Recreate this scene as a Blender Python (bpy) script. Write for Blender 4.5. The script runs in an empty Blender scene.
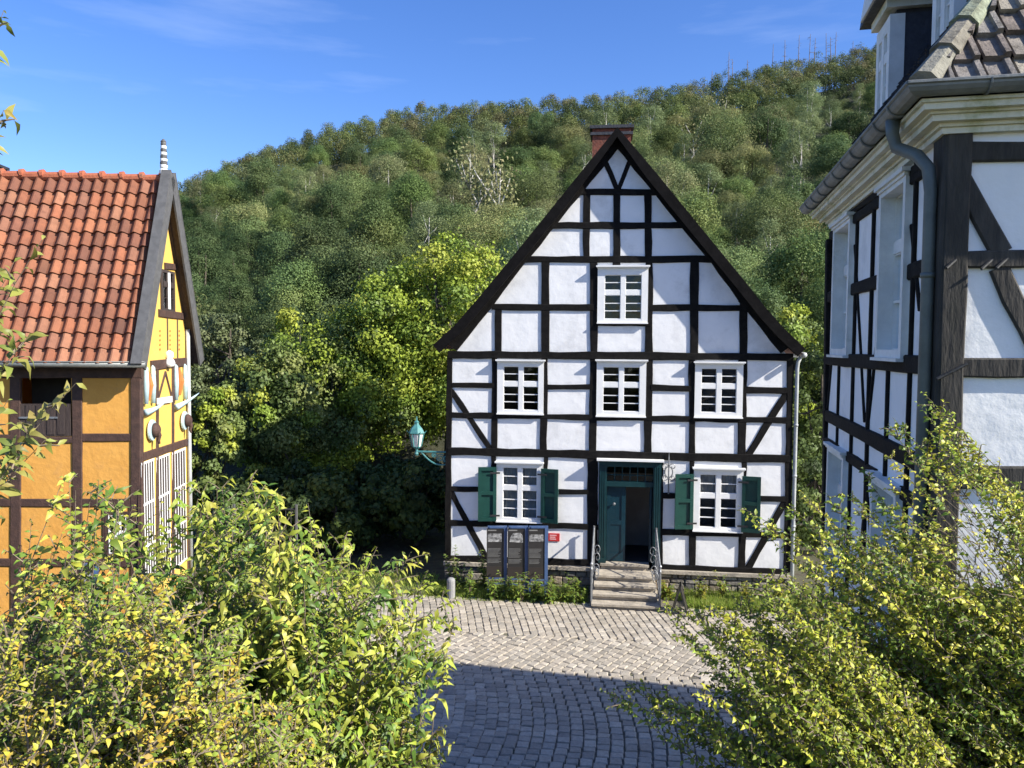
import bpy, math, random
import numpy as np
from mathutils import Vector, Matrix

random.seed(7)
RNG = np.random.default_rng(11)
scene = bpy.context.scene
COL = scene.collection
rad = math.radians
V3 = Vector

# ------------------------------------------------------------------ camera
CAM = V3((0, 0, 5.5)); FPX = 770.0; PITCH = rad(2.9); ROLL = rad(0.4)
fw = V3((0, math.cos(PITCH), -math.sin(PITCH)))
r0 = V3((1, 0, 0)); u0_ = V3((0, math.sin(PITCH), math.cos(PITCH)))
cr = r0 * math.cos(ROLL) + u0_ * math.sin(ROLL)
cu = u0_ * math.cos(ROLL) - r0 * math.sin(ROLL)
cam_d = bpy.data.cameras.new('camera'); cam = bpy.data.objects.new('camera', cam_d); COL.objects.link(cam)
cam.matrix_world = Matrix(((cr.x, cu.x, -fw.x, CAM.x), (cr.y, cu.y, -fw.y, CAM.y), (cr.z, cu.z, -fw.z, CAM.z), (0, 0, 0, 1)))
cam_d.sensor_width = 36; cam_d.lens = FPX / 1024 * 36; cam_d.clip_start = 0.05; cam_d.clip_end = 3000
scene.camera = cam

def ray(px, py):
    return fw + cr * ((px - 512) / FPX) + cu * ((384 - py) / FPX)
def atY(px, py, Y):
    d = ray(px, py); return CAM + d * (Y / d.y)

# ------------------------------------------------------------------ frames & mesh builder
class Frame:
    def __init__(s, O, U, N, Vv=V3((0, 0, 1))):
        s.O = V3(O); s.U = V3(U).normalized(); s.N = V3(N).normalized(); s.V = V3(Vv).normalized()
    def pt(s, u, v, n=0.0): return s.O + s.U * u + s.V * v + s.N * n
    def uv(s, px, py, n=0.0):
        d = ray(px, py); o = s.O + s.N * n
        t = (o - CAM).dot(s.N) / d.dot(s.N); p = CAM + d * t - o
        return p.dot(s.U), p.dot(s.V)

class MB:
    def __init__(s): s.v = []; s.f = []; s.c = None
    def poly(s, pts):
        i = len(s.v); s.v += [tuple(p) for p in pts]; s.f.append(tuple(range(i, i + len(pts))))
    def prism(s, a, b):
        n = len(a); i = len(s.v); s.v += [tuple(p) for p in a] + [tuple(p) for p in b]
        s.f.append(tuple(range(i + n - 1, i - 1, -1))); s.f.append(tuple(range(i + n, i + 2 * n)))
        for k in range(n):
            j = (k + 1) % n; s.f.append((i + k, i + j, i + n + j, i + n + k))
    def boxf(s, F, ua, ub, va, vb, na, nb):
        q = [(ua, va), (ub, va), (ub, vb), (ua, vb)]
        s.prism([F.pt(u, v, na) for u, v in q], [F.pt(u, v, nb) for u, v in q])
    def extr(s, F, uvs, na, nb):
        s.prism([F.pt(u, v, na) for u, v in uvs], [F.pt(u, v, nb) for u, v in uvs])
    def beam(s, F, a, b, w, na, nb, wob=0.006, seg=0.35, rnd=random):
        a = V3((a[0], a[1])); b = V3((b[0], b[1])); d = b - a; L = d.length; d /= L; p = V3((-d.y, d.x))
        k = max(2, int(L / seg)); A = []; B = []
        for i in range(k + 1):
            q = a + d * (L * i / k)
            A.append(q + p * (w / 2 + rnd.uniform(-wob, wob))); B.append(q - p * (w / 2 + rnd.uniform(-wob, wob)))
        i0 = len(s.v); jn = rnd.uniform(-0.0015, 0.0015)
        ch = 0.012
        for i in range(k + 1):
            for (q, n) in ((A[i], na), (A[i], nb + jn - ch), (A[i] - p * ch, nb + jn), (B[i] + p * ch, nb + jn), (B[i], nb + jn - ch), (B[i], na)):
                s.v.append(tuple(F.pt(q.x, q.y, n)))
        for i in range(k):
            for j in range(5):
                x = i0 + i * 6 + j; s.f.append((x, x + 1, x + 7, x + 6))
        s.f.append(tuple(i0 + j for j in range(6))); s.f.append(tuple(i0 + k * 6 + j for j in range(5, -1, -1)))
    def tube(s, pts, radii, sides=6, cap=True):
        pts = [V3(p) for p in pts]
        if not hasattr(radii, '__len__'): radii = [radii] * len(pts)
        i0 = len(s.v); n = len(pts); ref = None
        for i in range(n):
            t = (pts[min(i + 1, n - 1)] - pts[max(i - 1, 0)])
            if t.length < 1e-9: t = V3((0, 0, 1))
            t.normalize()
            if ref is None: ref = V3((0, 0, 1)) if abs(t.z) < .9 else V3((1, 0, 0))
            x = ref - t * ref.dot(t)
            if x.length < 1e-6: x = t.orthogonal()
            x.normalize(); y = t.cross(x); ref = x
            for k in range(sides):
                a = 2 * math.pi * k / sides
                s.v.append(tuple(pts[i] + (x * math.cos(a) + y * math.sin(a)) * radii[i]))
        for i in range(n - 1):
            for k in range(sides):
                k2 = (k + 1) % sides
                s.f.append((i0 + i * sides + k, i0 + i * sides + k2, i0 + (i + 1) * sides + k2, i0 + (i + 1) * sides + k))
        if cap:
            s.f.append(tuple(i0 + k for k in range(sides - 1, -1, -1))); s.f.append(tuple(i0 + (n - 1) * sides + k for k in range(sides)))
    def lathe(s, base, prof, sides=12, axis=V3((0, 0, 1)), rot=0.0):
        axis = V3(axis).normalized(); x = axis.orthogonal().normalized(); y = axis.cross(x); i0 = len(s.v)
        for (r, h) in prof:
            for k in range(sides):
                a = 2 * math.pi * k / sides + rot
                s.v.append(tuple(V3(base) + axis * h + (x * math.cos(a) + y * math.sin(a)) * r))
        for i in range(len(prof) - 1):
            for k in range(sides):
                k2 = (k + 1) % sides
                s.f.append((i0 + i * sides + k, i0 + i * sides + k2, i0 + (i + 1) * sides + k2, i0 + (i + 1) * sides + k))
        s.f.append(tuple(i0 + k for k in range(sides - 1, -1, -1))); m = (len(prof) - 1) * sides
        s.f.append(tuple(i0 + m + k for k in range(sides)))
    def wall(s, F, vl, left, right, holes, n=0.0):
        """sheet between two outlines (functions of v) with rectangular holes"""
        vs = sorted(set([round(x, 4) for x in vl] + [round(h[2], 4) for h in holes if vl[0] < h[2] < vl[-1]] + [round(h[3], 4) for h in holes if vl[0] < h[3] < vl[-1]]))
        for a, b in zip(vs[:-1], vs[1:]):
            m = (a + b) / 2
            hs = sorted([h for h in holes if h[2] < m < h[3]])
            cur = (left(a), left(b))
            for h in hs:
                s.poly([F.pt(cur[0], a, n), F.pt(h[0], a, n), F.pt(h[0], b, n), F.pt(cur[1], b, n)])
                cur = (h[1], h[1])
            s.poly([F.pt(cur[0], a, n), F.pt(right(a), a, n), F.pt(right(b), b, n), F.pt(cur[1], b, n)])

def tag(o, label=None, cat=None, group=None, kind=None):
    if label: o['label'] = label
    if cat: o['category'] = cat
    if group: o['group'] = group
    if kind: o['kind'] = kind
    return o
def link(name, me, parent=None, loc=(0, 0, 0)):
    o = bpy.data.objects.new(name, me); COL.objects.link(o); o.location = loc
    if parent is not None: o.parent = parent
    return o
def obj(name, mb, mat, parent=None, org=(0, 0, 0), loc=None, smooth=False, recalc=True, fcol=None):
    """mesh given in world space; org = the thing's base point (already the parent Empty's place)"""
    me = bpy.data.meshes.new(name); ov = V3(org)
    me.from_pydata([(x - ov.x, y - ov.y, z - ov.z) for x, y, z in mb.v], [], mb.f)
    if recalc:
        import bmesh
        bm = bmesh.new(); bm.from_mesh(me); bmesh.ops.recalc_face_normals(bm, faces=bm.faces); bm.to_mesh(me); bm.free()
    me.materials.append(mat)
    if smooth:
        me.polygons.foreach_set('use_smooth', [True] * len(me.polygons))
    if fcol is not None:
        a = me.color_attributes.new('tint', 'FLOAT_COLOR', 'POINT')
        buf = np.ones((len(me.vertices), 4), np.float32)
        for p in me.polygons:
            for vi in p.vertices: buf[vi, :3] = fcol[p.index]
        a.data.foreach_set('color', buf.ravel())
    me.update()
    return link(name, me, parent, (0, 0, 0) if parent is not None else (loc if loc is not None else org))
def empty(name, loc, label, cat, group=None):
    o = bpy.data.objects.new(name, None); COL.objects.link(o); o.location = loc; o.empty_display_size = .3
    return tag(o, label, cat, group)
def copy_tree(o, parent=None):
    c = o.copy(); COL.objects.link(c)
    if parent is not None: c.parent = parent
    for ch in list(o.children): copy_tree(ch, c)
    return c

# ------------------------------------------------------------------ materials
def mat(name, c1, c2=None, scale=4.0, rough=.8, bump=0.0, bscale=None, metal=0.0, spec=None, detail=6, tint=False, stretch=None, c3=None, c3s=1.3, c3t=(.55, .7)):
    m = bpy.data.materials.new(name); m.use_nodes = True; nt = m.node_tree; N = nt.nodes; L = nt.links
    b = N['Principled BSDF']; b.inputs['Roughness'].default_value = rough; b.inputs['Metallic'].default_value = metal
    if spec is not None: b.inputs['Specular IOR Level'].default_value = spec
    tc = N.new('ShaderNodeTexCoord'); vec = tc.outputs['Object']
    if stretch:
        mp = N.new('ShaderNodeMapping'); mp.inputs['Scale'].default_value = stretch; L.new(vec, mp.inputs['Vector']); vec = mp.outputs['Vector']
    col = None
    if c2 is not None:
        nz = N.new('ShaderNodeTexNoise'); nz.inputs['Scale'].default_value = scale; nz.inputs['Detail'].default_value = detail; nz.inputs['Roughness'].default_value = .65; L.new(vec, nz.inputs['Vector'])
        rp = N.new('ShaderNodeValToRGB'); rp.color_ramp.elements[0].position = .36; rp.color_ramp.elements[1].position = .66
        rp.color_ramp.elements[0].color = (*c1, 1); rp.color_ramp.elements[1].color = (*c2, 1); L.new(nz.outputs['Fac'], rp.inputs['Fac']); col = rp.outputs['Color']
        if c3 is not None:
            n3 = N.new('ShaderNodeTexNoise'); n3.inputs['Scale'].default_value = c3s; n3.inputs['Detail'].default_value = 8; n3.inputs['Roughness'].default_value = .7; L.new(vec, n3.inputs['Vector'])
            r3 = N.new('ShaderNodeMapRange'); r3.inputs['From Min'].default_value = c3t[0]; r3.inputs['From Max'].default_value = c3t[1]; L.new(n3.outputs['Fac'], r3.inputs['Value'])
            mx = N.new('ShaderNodeMix'); mx.data_type = 'RGBA'; L.new(r3.outputs['Result'], mx.inputs['Factor']); L.new(col, mx.inputs['A']); mx.inputs['B'].default_value = (*c3, 1); col = mx.outputs['Result']
    if tint:
        at = N.new('ShaderNodeAttribute'); at.attribute_name = 'tint'
        if col is None: col = at.outputs['Color']
        else:
            mx = N.new('ShaderNodeMix'); mx.data_type = 'RGBA'; mx.blend_type = 'MULTIPLY'; mx.inputs['Factor'].default_value = 1
            L.new(col, mx.inputs['A']); L.new(at.outputs['Color'], mx.inputs['B']); col = mx.outputs['Result']
    if col is None: b.inputs['Base Color'].default_value = (*c1, 1)
    else: L.new(col, b.inputs['Base Color'])
    if bump:
        nb = N.new('ShaderNodeTexNoise'); nb.inputs['Scale'].default_value = bscale or scale * 3; nb.inputs['Detail'].default_value = 8; nb.inputs['Roughness'].default_value = .55; L.new(vec, nb.inputs['Vector'])
        bp = N.new('ShaderNodeBump'); bp.inputs['Strength'].default_value = 1.0; bp.inputs['Distance'].default_value = bump
        L.new(nb.outputs['Fac'], bp.inputs['Height']); L.new(bp.outputs['Normal'], b.inputs['Normal'])
    return m

def leafmat(name, trans=.35, rough=.5, var=.12, spec=.35, hv=.0):
    m = bpy.data.materials.new(name); m.use_nodes = True; nt = m.node_tree; N = nt.nodes; L = nt.links
    b = N['Principled BSDF']; b.inputs['Roughness'].default_value = rough; b.inputs['Specular IOR Level'].default_value = spec
    at = N.new('ShaderNodeAttribute'); at.attribute_name = 'tint'
    oi = N.new('ShaderNodeObjectInfo')
    hs = N.new('ShaderNodeHueSaturation')
    mr = N.new('ShaderNodeMapRange'); mr.inputs['To Min'].default_value = .5 - hv; mr.inputs['To Max'].default_value = .5 + hv; L.new(oi.outputs['Random'], mr.inputs['Value']); L.new(mr.outputs['Result'], hs.inputs['Hue'])
    ml = N.new('ShaderNodeMath'); ml.operation = 'MULTIPLY'; ml.inputs[1].default_value = 7.31; L.new(oi.outputs['Random'], ml.inputs[0])
    fr = N.new('ShaderNodeMath'); fr.operation = 'FRACT'; L.new(ml.outputs[0], fr.inputs[0])
    mv = N.new('ShaderNodeMapRange'); mv.inputs['To Min'].default_value = 1 - var * 2.6; mv.inputs['To Max'].default_value = 1 + var * 2.6; L.new(fr.outputs[0], mv.inputs['Value']); L.new(mv.outputs['Result'], hs.inputs['Value'])
    L.new(at.outputs['Color'], hs.inputs['Color']); L.new(hs.outputs['Color'], b.inputs['Base Color'])
    tr = N.new('ShaderNodeBsdfTranslucent'); L.new(hs.outputs['Color'], tr.inputs['Color'])
    mx = N.new('ShaderNodeMixShader'); mx.inputs[0].default_value = trans
    L.new(b.outputs[0], mx.inputs[1]); L.new(tr.outputs[0], mx.inputs[2]); L.new(mx.outputs[0], N['Material Output'].inputs['Surface'])
    return m

def glassmat(name, tintc=(.6, .65, .65)):
    m = bpy.data.materials.new(name); m.use_nodes = True; nt = m.node_tree; N = nt.nodes; L = nt.links
    N.remove(N['Principled BSDF'])
    g = N.new('ShaderNodeBsdfGlossy'); g.inputs['Roughness'].default_value = .03; g.inputs['Color'].default_value = (.9, .95, 1, 1)
    t = N.new('ShaderNodeBsdfTransparent'); t.inputs['Color'].default_value = (*tintc, 1)
    fr = N.new('ShaderNodeFresnel'); fr.inputs['IOR'].default_value = 1.5
    mx = N.new('ShaderNodeMixShader'); L.new(fr.outputs[0], mx.inputs[0]); L.new(t.outputs[0], mx.inputs[1]); L.new(g.outputs[0], mx.inputs[2]); L.new(mx.outputs[0], N['Material Output'].inputs['Surface'])
    nz = N.new('ShaderNodeTexNoise'); nz.inputs['Scale'].default_value = 2.5; bp = N.new('ShaderNodeBump'); bp.inputs['Distance'].default_value = .01; L.new(nz.outputs['Fac'], bp.inputs['Height']); L.new(bp.outputs['Normal'], g.inputs['Normal'])
    return m

M = {}
M['plaster'] = mat('white_plaster', (.80, .80, .79), (.84, .84, .83), 3, .92, .012, 3, c3=(.57, .57, .56), c3s=1.4, c3t=(.52, .78))
M['plaster_r'] = mat('white_plaster_rough', (.80, .80, .78), (.84, .84, .82), 3, .92, .016, 4, c3=(.70, .71, .69), c3s=1.5, c3t=(.55, .8))
M['timber'] = mat('black_timber', (.006, .0055, .0055), (.014, .013, .012), 9, .8, .006, 40, spec=.12)
M['timber_r'] = mat('weathered_timber', (.022, .020, .017), (.058, .052, .043), 7, .85, .010, 30, stretch=(1, 1, .25), c3=(.018, .018, .012), c3s=3, c3t=(.5, .65))
M['board'] = mat('black_board', (.008, .0075, .0075), (.013, .012, .012), 6, .85, .004, 30, spec=.04)
M['white'] = mat('white_paint', (.76, .76, .74), (.82, .82, .80), 5, .45, .002, 40)
M['whitew'] = mat('worn_white_paint', (.62, .63, .60), (.76, .77, .74), 4, .6, .004, 30, c3=(.40, .43, .36), c3s=2.5, c3t=(.58, .75))
M['green'] = mat('green_paint', (.008, .046, .036), (.012, .060, .046), 5, .4, .002, 40)
M['teal'] = mat('teal_paint', (.004, .030, .034), (.007, .042, .046), 5, .4, .002, 40)
M['tealleaf'] = mat('teal_door_paint', (.004, .028, .042), (.006, .036, .052), 5, .35, .002, 40)
M['glass'] = glassmat('window_glass', (.85, .88, .88))
M['curtain'] = mat('grey_curtain', (.42, .40, .37), (.55, .53, .50), 12, .95, .02, 8, stretch=(6, 6, .4))
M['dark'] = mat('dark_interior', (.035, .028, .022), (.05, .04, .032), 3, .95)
M['brick'] = mat('red_brick', (.13, .035, .022), (.22, .075, .045), 14, .9, .012, 22, c3=(.05, .03, .026), c3s=6, c3t=(.5, .7))
M['slate'] = mat('dark_slate', (.022, .024, .030), (.040, .042, .050), 12, .6, .012, 14)
M['tile_m'] = mat('dark_red_tile', (.09, .035, .025), (.16, .06, .04), 6, .8, .02, 9)
M['stone'] = mat('sandstone', (.32, .28, .22), (.44, .39, .31), 6, .9, .012, 18, c3=(.20, .18, .15), c3s=4, c3t=(.52, .7))
M['rubble'] = mat('rubble_stone', (.8, .8, .8), (1, 1, 1), 6, .95, .03, 14, tint=True)
M['mortar'] = mat('dark_mortar', (.09, .082, .07), (.15, .135, .11), 9, .95, .02, 20)
M['iron'] = mat('grey_iron', (.16, .17, .18), (.26, .27, .28), 20, .5, .002, 40, metal=.4)
M['ironb'] = mat('black_iron', (.02, .02, .02), (.04, .04, .04), 20, .5, .002, 40)
M['verdi'] = mat('verdigris', (.04, .17, .17), (.08, .25, .25), 14, .55, .003, 40)
M['frost'] = mat('frosted_lamp_glass', (.62, .60, .54), (.72, .70, .66), 5, .25)
M['blue'] = mat('blue_frame_paint', (.045, .085, .19), (.07, .12, .24), 6, .4)
M['panel'] = mat('dark_panel', (.016, .015, .015), (.026, .024, .022), 4, .5)
M['panelbrown'] = mat('brown_panel', (.026, .020, .018), (.034, .026, .022), 4, .5)
M['print'] = mat('pale_print', (.42, .42, .41), (.06, .06, .06), 14, .6, detail=2)
M['text'] = mat('grey_print', (.16, .16, .155), (.22, .22, .21), 20, .6)
M['red'] = mat('red_enamel', (.50, .03, .03), (.56, .04, .04), 8, .4)
M['redtext'] = mat('pale_red_print', (.80, .45, .45), (.85, .5, .5), 8, .5)
M['yellow'] = mat('ochre_plaster', (.60, .29, .055), (.66, .335, .07), 2.2, .92, .012, 8, c3=(.48, .245, .075), c3s=2, c3t=(.55, .75))
M['yellowb'] = mat('yellow_board_paint', (.68, .43, .095), (.74, .48, .11), 3, .7, .004, 20)
M['brownt'] = mat('brown_timber', (.045, .024, .018), (.080, .042, .030), 8, .8, .008, 30)
M['woodd'] = mat('weathered_boards', (.030, .020, .018), (.06, .042, .036), 10, .85, .01, 30, stretch=(4, 4, .3))
M['verge'] = mat('grey_verge_board', (.075, .075, .075), (.11, .11, .11), 7, .7, .004, 30)
M['pantile'] = mat('clay_pantile', (.78, .78, .78), (1.0, 1.0, 1.0), 9, .75, .006, 30, tint=True, c3=(.62, .55, .50), c3s=6, c3t=(.54, .72))
M['ctile'] = mat('grey_roof_tile', (.70, .70, .70), (1, 1, 1), 14, .9, .012, 40, tint=True, c3=(.34, .33, .30), c3s=8, c3t=(.50, .66))
M['zinc'] = mat('weathered_zinc', (.14, .15, .145), (.21, .22, .21), 6, .5, .003, 20, metal=.3)
M['greenzinc'] = mat('painted_pipe', (.085, .10, .095), (.13, .15, .14), 5, .5, .003, 20)
M['zincw'] = mat('pale_pipe', (.34, .36, .36), (.44, .46, .45), 5, .5, .003, 20)
M['cornice'] = mat('cream_cornice', (.62, .60, .48), (.72, .70, .58), 3, .7, .006, 14, c3=(.34, .36, .17), c3s=3.5, c3t=(.50, .70))
M['paleblue'] = mat('pale_blue_paint', (.34, .47, .49), (.46, .58, .60), 8, .5)
M['rust'] = mat('rust_paint', (.42, .14, .03), (.48, .17, .04), 8, .7)
M['cobble'] = mat('sett_stone', (.75, .75, .75), (1, 1, 1), 22, .85, .008, 45, tint=True)
M['joint'] = mat('sett_joint', (.085, .078, .06), (.15, .135, .10), 10, .95, .02, 20, c3=(.07, .09, .03), c3s=1.2, c3t=(.52, .68))
M['soil'] = mat('soil', (.045, .036, .022), (.07, .075, .03), 3, .98, .05, 6)
M['forest'] = mat('forest_floor', (.020, .024, .010), (.045, .045, .02), .6, .98, .2, 2)
M['grass'] = leafmat('grass_blades', .5, .6, 0)
M['leaf'] = leafmat('shrub_leaf', .22, .45, .0, .3)
M['tree'] = leafmat('tree_leaf', .30, .6, .13, .15, .018)
M['mid'] = leafmat('tree_leaf_near', .28, .5, .0, .25)
M['bark'] = mat('bark', (.06, .048, .036), (.12, .10, .078), 12, .95, .02, 20)
M['birch'] = mat('pale_bark', (.42, .40, .36), (.58, .56, .52), 9, .9, .01, 20, c3=(.12, .11, .10), c3s=3, c3t=(.56, .68))
M['deadwood'] = mat('dead_wood', (.20, .165, .15), (.28, .235, .21), 5, .95)
M['stem'] = mat('shrub_stem', (.10, .075, .05), (.24, .19, .13), 5, .9, .004, 40)
M['bollard'] = mat('pale_concrete', (.22, .22, .22), (.30, .30, .29), 9, .85, .004, 30)

# ------------------------------------------------------------------ generic leaf meshes
def unit(a): return a / np.maximum(np.linalg.norm(a, axis=-1, keepdims=True), 1e-9)
def leaf_mesh(name, c, tip, nor, length, width, col, material, fine=False, droop=.25, fold=.18):
    c = np.asarray(c, np.float64); n = len(c)
    tip = unit(np.asarray(tip)); nor = np.asarray(nor); nor = unit(nor - tip * np.sum(nor * tip, 1, keepdims=True))
    side = np.cross(tip, nor); length = np.asarray(length)[:, None] * np.ones((n, 1)); width = np.asarray(width)[:, None] * np.ones((n, 1))
    b = c; l = c + tip * length * .42 + side * width * .5 + nor * width * fold; r = c + tip * length * .42 - side * width * .5 + nor * width * fold
    t = c + tip * length - nor * length * droop
    if fine:
        mdl = c + tip * length * .45 + nor * length * droop * .12
        l2 = c + tip * length * .74 + side * width * .30 - nor * length * (droop * .38 - .02) + nor * width * fold * .6
        r2 = c + tip * length * .74 - side * width * .30 - nor * length * (droop * .38 - .02) + nor * width * fold * .6
        m2 = c + tip * length * .74 - nor * length * droop * .38
        v = np.stack([b, l, mdl, r, l2, m2, r2, t], 1).reshape(-1, 3); k = 8
        pat = [(0, 2, 1), (0, 3, 2), (1, 2, 5, 4), (2, 3, 6, 5), (4, 5, 7), (5, 6, 7)]
        loops = np.concatenate([np.array(p) for p in pat]); cnt = np.array([len(p) for p in pat])
    else:
        v = np.stack([b, l, t, r], 1).reshape(-1, 3); k = 4; loops = np.array([0, 3, 2, 1]); cnt = np.array([4])
    allL = (np.arange(n)[:, None] * k + loops[None]).ravel(); allC = np.tile(cnt, n); st = np.concatenate([[0], np.cumsum(allC)[:-1]])
    me = bpy.data.meshes.new(name); me.vertices.add(len(v)); me.vertices.foreach_set('co', v.astype(np.float32).ravel())
    me.loops.add(len(allL)); me.loops.foreach_set('vertex_index', allL.astype(np.int32))
    me.polygons.add(len(allC)); me.polygons.foreach_set('loop_start', st.astype(np.int32)); me.polygons.foreach_set('loop_total', allC.astype(np.int32))
    me.update(calc_edges=True)
    a = me.color_attributes.new('tint', 'FLOAT_COLOR', 'POINT'); cc = np.ones((n, 4), np.float32); cc[:, :3] = col
    a.data.foreach_set('color', np.repeat(cc, k, 0).ravel())
    me.materials.append(material)
    return me

def crown_mesh(name, rng, cen, R, nclump, nleaf, lsize, pal, material, clr=.34, low=-.55, shell=.45, lobes=None):
    cen = np.array(cen, float); R = np.array(R, float)
    d = unit(rng.normal(size=(nclump * 3, 3))); d = d[d[:, 2] > low][:nclump]
    rr = rng.uniform(shell, 1.0, (len(d), 1)) ** .6
    cl = cen + d * R * rr * (1 - clr * .6)
    cr_ = clr * R.min() * rng.uniform(.6, 1.25, len(cl))
    w = cr_ ** 2; k = rng.choice(len(cl), nleaf, p=w / w.sum())
    ld = unit(rng.normal(size=(nleaf, 3)) + np.array([0, 0, .25])); pos = cl[k] + ld * (cr_[k] * (rng.uniform(.35, 1.08, nleaf) ** .5 * np.where(rng.random(nleaf) < .3, rng.uniform(1, 1.75, nleaf), 1)))[:, None] * np.array([1, 1, .8])
    nor = unit(ld * .75 + unit(pos - cen) * .35 + rng.normal(size=(nleaf, 3)) * .42 + np.array([0, 0, .25]))
    tip = np.cross(nor, rng.normal(size=(nleaf, 3))); tip[:, 2] -= .35
    pal = np.array(pal); ci = rng.integers(0, len(pal), len(cl)); colr = pal[ci[k]] * rng.uniform(.72, 1.22, (nleaf, 1))
    L = lsize * rng.uniform(.7, 1.4, nleaf)
    return leaf_mesh(name, pos, tip, nor, L, L * .72, colr, material, droop=.15), cl

def trunk_mb(rng, h, r, cl, nl=7, base=-0.4, lean=0.25):
    mb = MB(); pts = []; x = y = 0
    for i in range(7):
        t = i / 6; pts.append(V3((x, y, base + (h - base) * t))); x += rng.uniform(-lean, lean) * .4; y += rng.uniform(-lean, lean) * .4
    mb.tube(pts, [r * (1.25 if i == 0 else 1 - .85 * i / 6) for i in range(7)], 7)
    for j in range(min(nl, len(cl))):
        c = V3(cl[rng.integers(len(cl))]); i = int(rng.integers(2, 6)); p0 = pts[i]
        mid = (p0 + c) / 2 + V3((0, 0, -.1 * (c - p0).length)); mb.tube([p0, mid, c], [r * .38 * (1 - i / 8), r * .22, r * .05], 5)
    return mb

# ------------------------------------------------------------------ light, sky
SUN_AZ = 66.0; SUN_EL = 34.0
ts = V3((math.sin(rad(SUN_AZ)) * math.cos(rad(SUN_EL)), -math.cos(rad(SUN_AZ)) * math.cos(rad(SUN_EL)), math.sin(rad(SUN_EL))))
ld = bpy.data.lights.new('sun', 'SUN'); ld.energy = 5.0; ld.angle = rad(.5); ld.color = (1, .94, .84)
lo = bpy.data.objects.new('sun', ld); COL.objects.link(lo); lo.rotation_euler = ts.to_track_quat('Z', 'Y').to_euler(); lo.location = (30, -20, 40)
w = bpy.data.worlds.new('World'); scene.world = w; w.use_nodes = True; nt = w.node_tree; N = nt.nodes; L = nt.links
sk = N.new('ShaderNodeTexSky'); sk.sky_type = 'NISHITA'; sk.sun_disc = False; sk.sun_elevation = rad(SUN_EL); sk.sun_rotation = rad(180 - SUN_AZ)
sk.air_density = 1.0; sk.dust_density = .7; sk.ozone_density = 4.0; sk.altitude = 100
bg = N['Background']; bg.inputs['Strength'].default_value = .125
tc = N.new('ShaderNodeTexCoord'); mp = N.new('ShaderNodeMapping'); mp.inputs['Scale'].default_value = (1.6, 1.6, 11); mp.inputs['Rotation'].default_value = (0, rad(5), rad(10)); L.new(tc.outputs['Generated'], mp.inputs['Vector'])
nz = N.new('ShaderNodeTexNoise'); nz.inputs['Scale'].default_value = 1.7; nz.inputs['Detail'].default_value = 7; nz.inputs['Roughness'].default_value = .55; L.new(mp.outputs['Vector'], nz.inputs['Vector'])
mr = N.new('ShaderNodeMapRange'); mr.inputs['From Min'].default_value = .56; mr.inputs['From Max'].default_value = .86; mr.inputs['To Max'].default_value = .17; L.new(nz.outputs['Fac'], mr.inputs['Value'])
mx = N.new('ShaderNodeMix'); mx.data_type = 'RGBA'; L.new(mr.outputs['Result'], mx.inputs['Factor']); L.new(sk.outputs['Color'], mx.inputs['A']); mx.inputs['B'].default_value = (6.0, 6.6, 7.4, 1)
hs = N.new('ShaderNodeHueSaturation'); hs.inputs['Saturation'].default_value = 1.22; hs.inputs['Hue'].default_value = .515; L.new(mx.outputs['Result'], hs.inputs['Color'])
L.new(hs.outputs['Color'], bg.inputs['Color'])
vs = scene.view_settings; vs.view_transform = 'Standard'; vs.look = 'None'; vs.gamma = 1; vs.exposure = .9; vs.use_curve_mapping = False
scene.cycles.max_bounces = 6; scene.cycles.transparent_max_bounces = 8

# ------------------------------------------------------------------ terrain
SKYX = [-400, 0, 100, 185, 215, 260, 330, 400, 470, 560, 620, 700, 760, 830, 870, 1000, 1300]
SKYY = [285, 240, 218, 188, 171, 153, 129, 113, 105, 101, 95, 83, 68, 56, 42, 30, 26]
YC = 138.0; TREEH = 6.2
def bank(x, y):
    """embankment under the viewpoint, dropping to the square"""
    t = min(max((y - 1.2) / 5.6, 0), 1); t = t * t * (3 - 2 * t)
    return 3.75 * (1 - t)
def hill_z(x, y):
    if y < 24: return bank(x, y)
    px = 512 + 770 * x / y
    sy = float(np.interp(px, SKYX, SKYY)); zc = YC * (344 - sy) / 770 + 5.5 - TREEH
    y0 = 27.0; t = (y - y0) / (YC - y0)
    if t <= 0: return 0.0
    if t < 1: return zc * (t ** 1.08)
    return zc - (y - YC) * .12
def grid_obj(name, xs, ys, zf, material, polar=False):
    mb = MB()
    for y in ys:
        for x in xs:
            X = x * y if polar else x
            mb.v.append((X, y, zf(X, y)))
    nx = len(xs)
    for j in range(len(ys) - 1):
        for i in range(nx - 1): a = j * nx + i; mb.f.append((a, a + 1, a + nx + 1, a + nx))
    return mb
g = grid_obj('ground', list(np.linspace(-60, 60, 61)), [-60, -20, -5, 0] + list(np.linspace(.6, 8, 16)) + [10, 13, 16, 20, 24.2], lambda x, y: bank(x, y) - .03, M['soil'])
tag(obj('ground', g, M['soil'], smooth=True), kind='structure')
g = grid_obj('hillside', list(np.linspace(-1.5, 1.5, 91)), list(np.linspace(24, 138, 58)) + [145, 160, 200, 300, 600, 1500], lambda x, y: hill_z(x, y) - .03, M['forest'], True)
tag(obj('hillside', g, M['forest'], smooth=True), kind='structure')

# ------------------------------------------------------------------ main house frame (needed for paving)
A7 = rad(7.0)
FO = atY(620, 565, 17.0); FO = V3((FO.x, FO.y, 0))
F = Frame(FO, (math.cos(A7), -math.sin(A7), 0), (-math.sin(A7), -math.cos(A7), 0))
def P(px, py, n=0.0): return F.uv(px, py, n)

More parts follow.
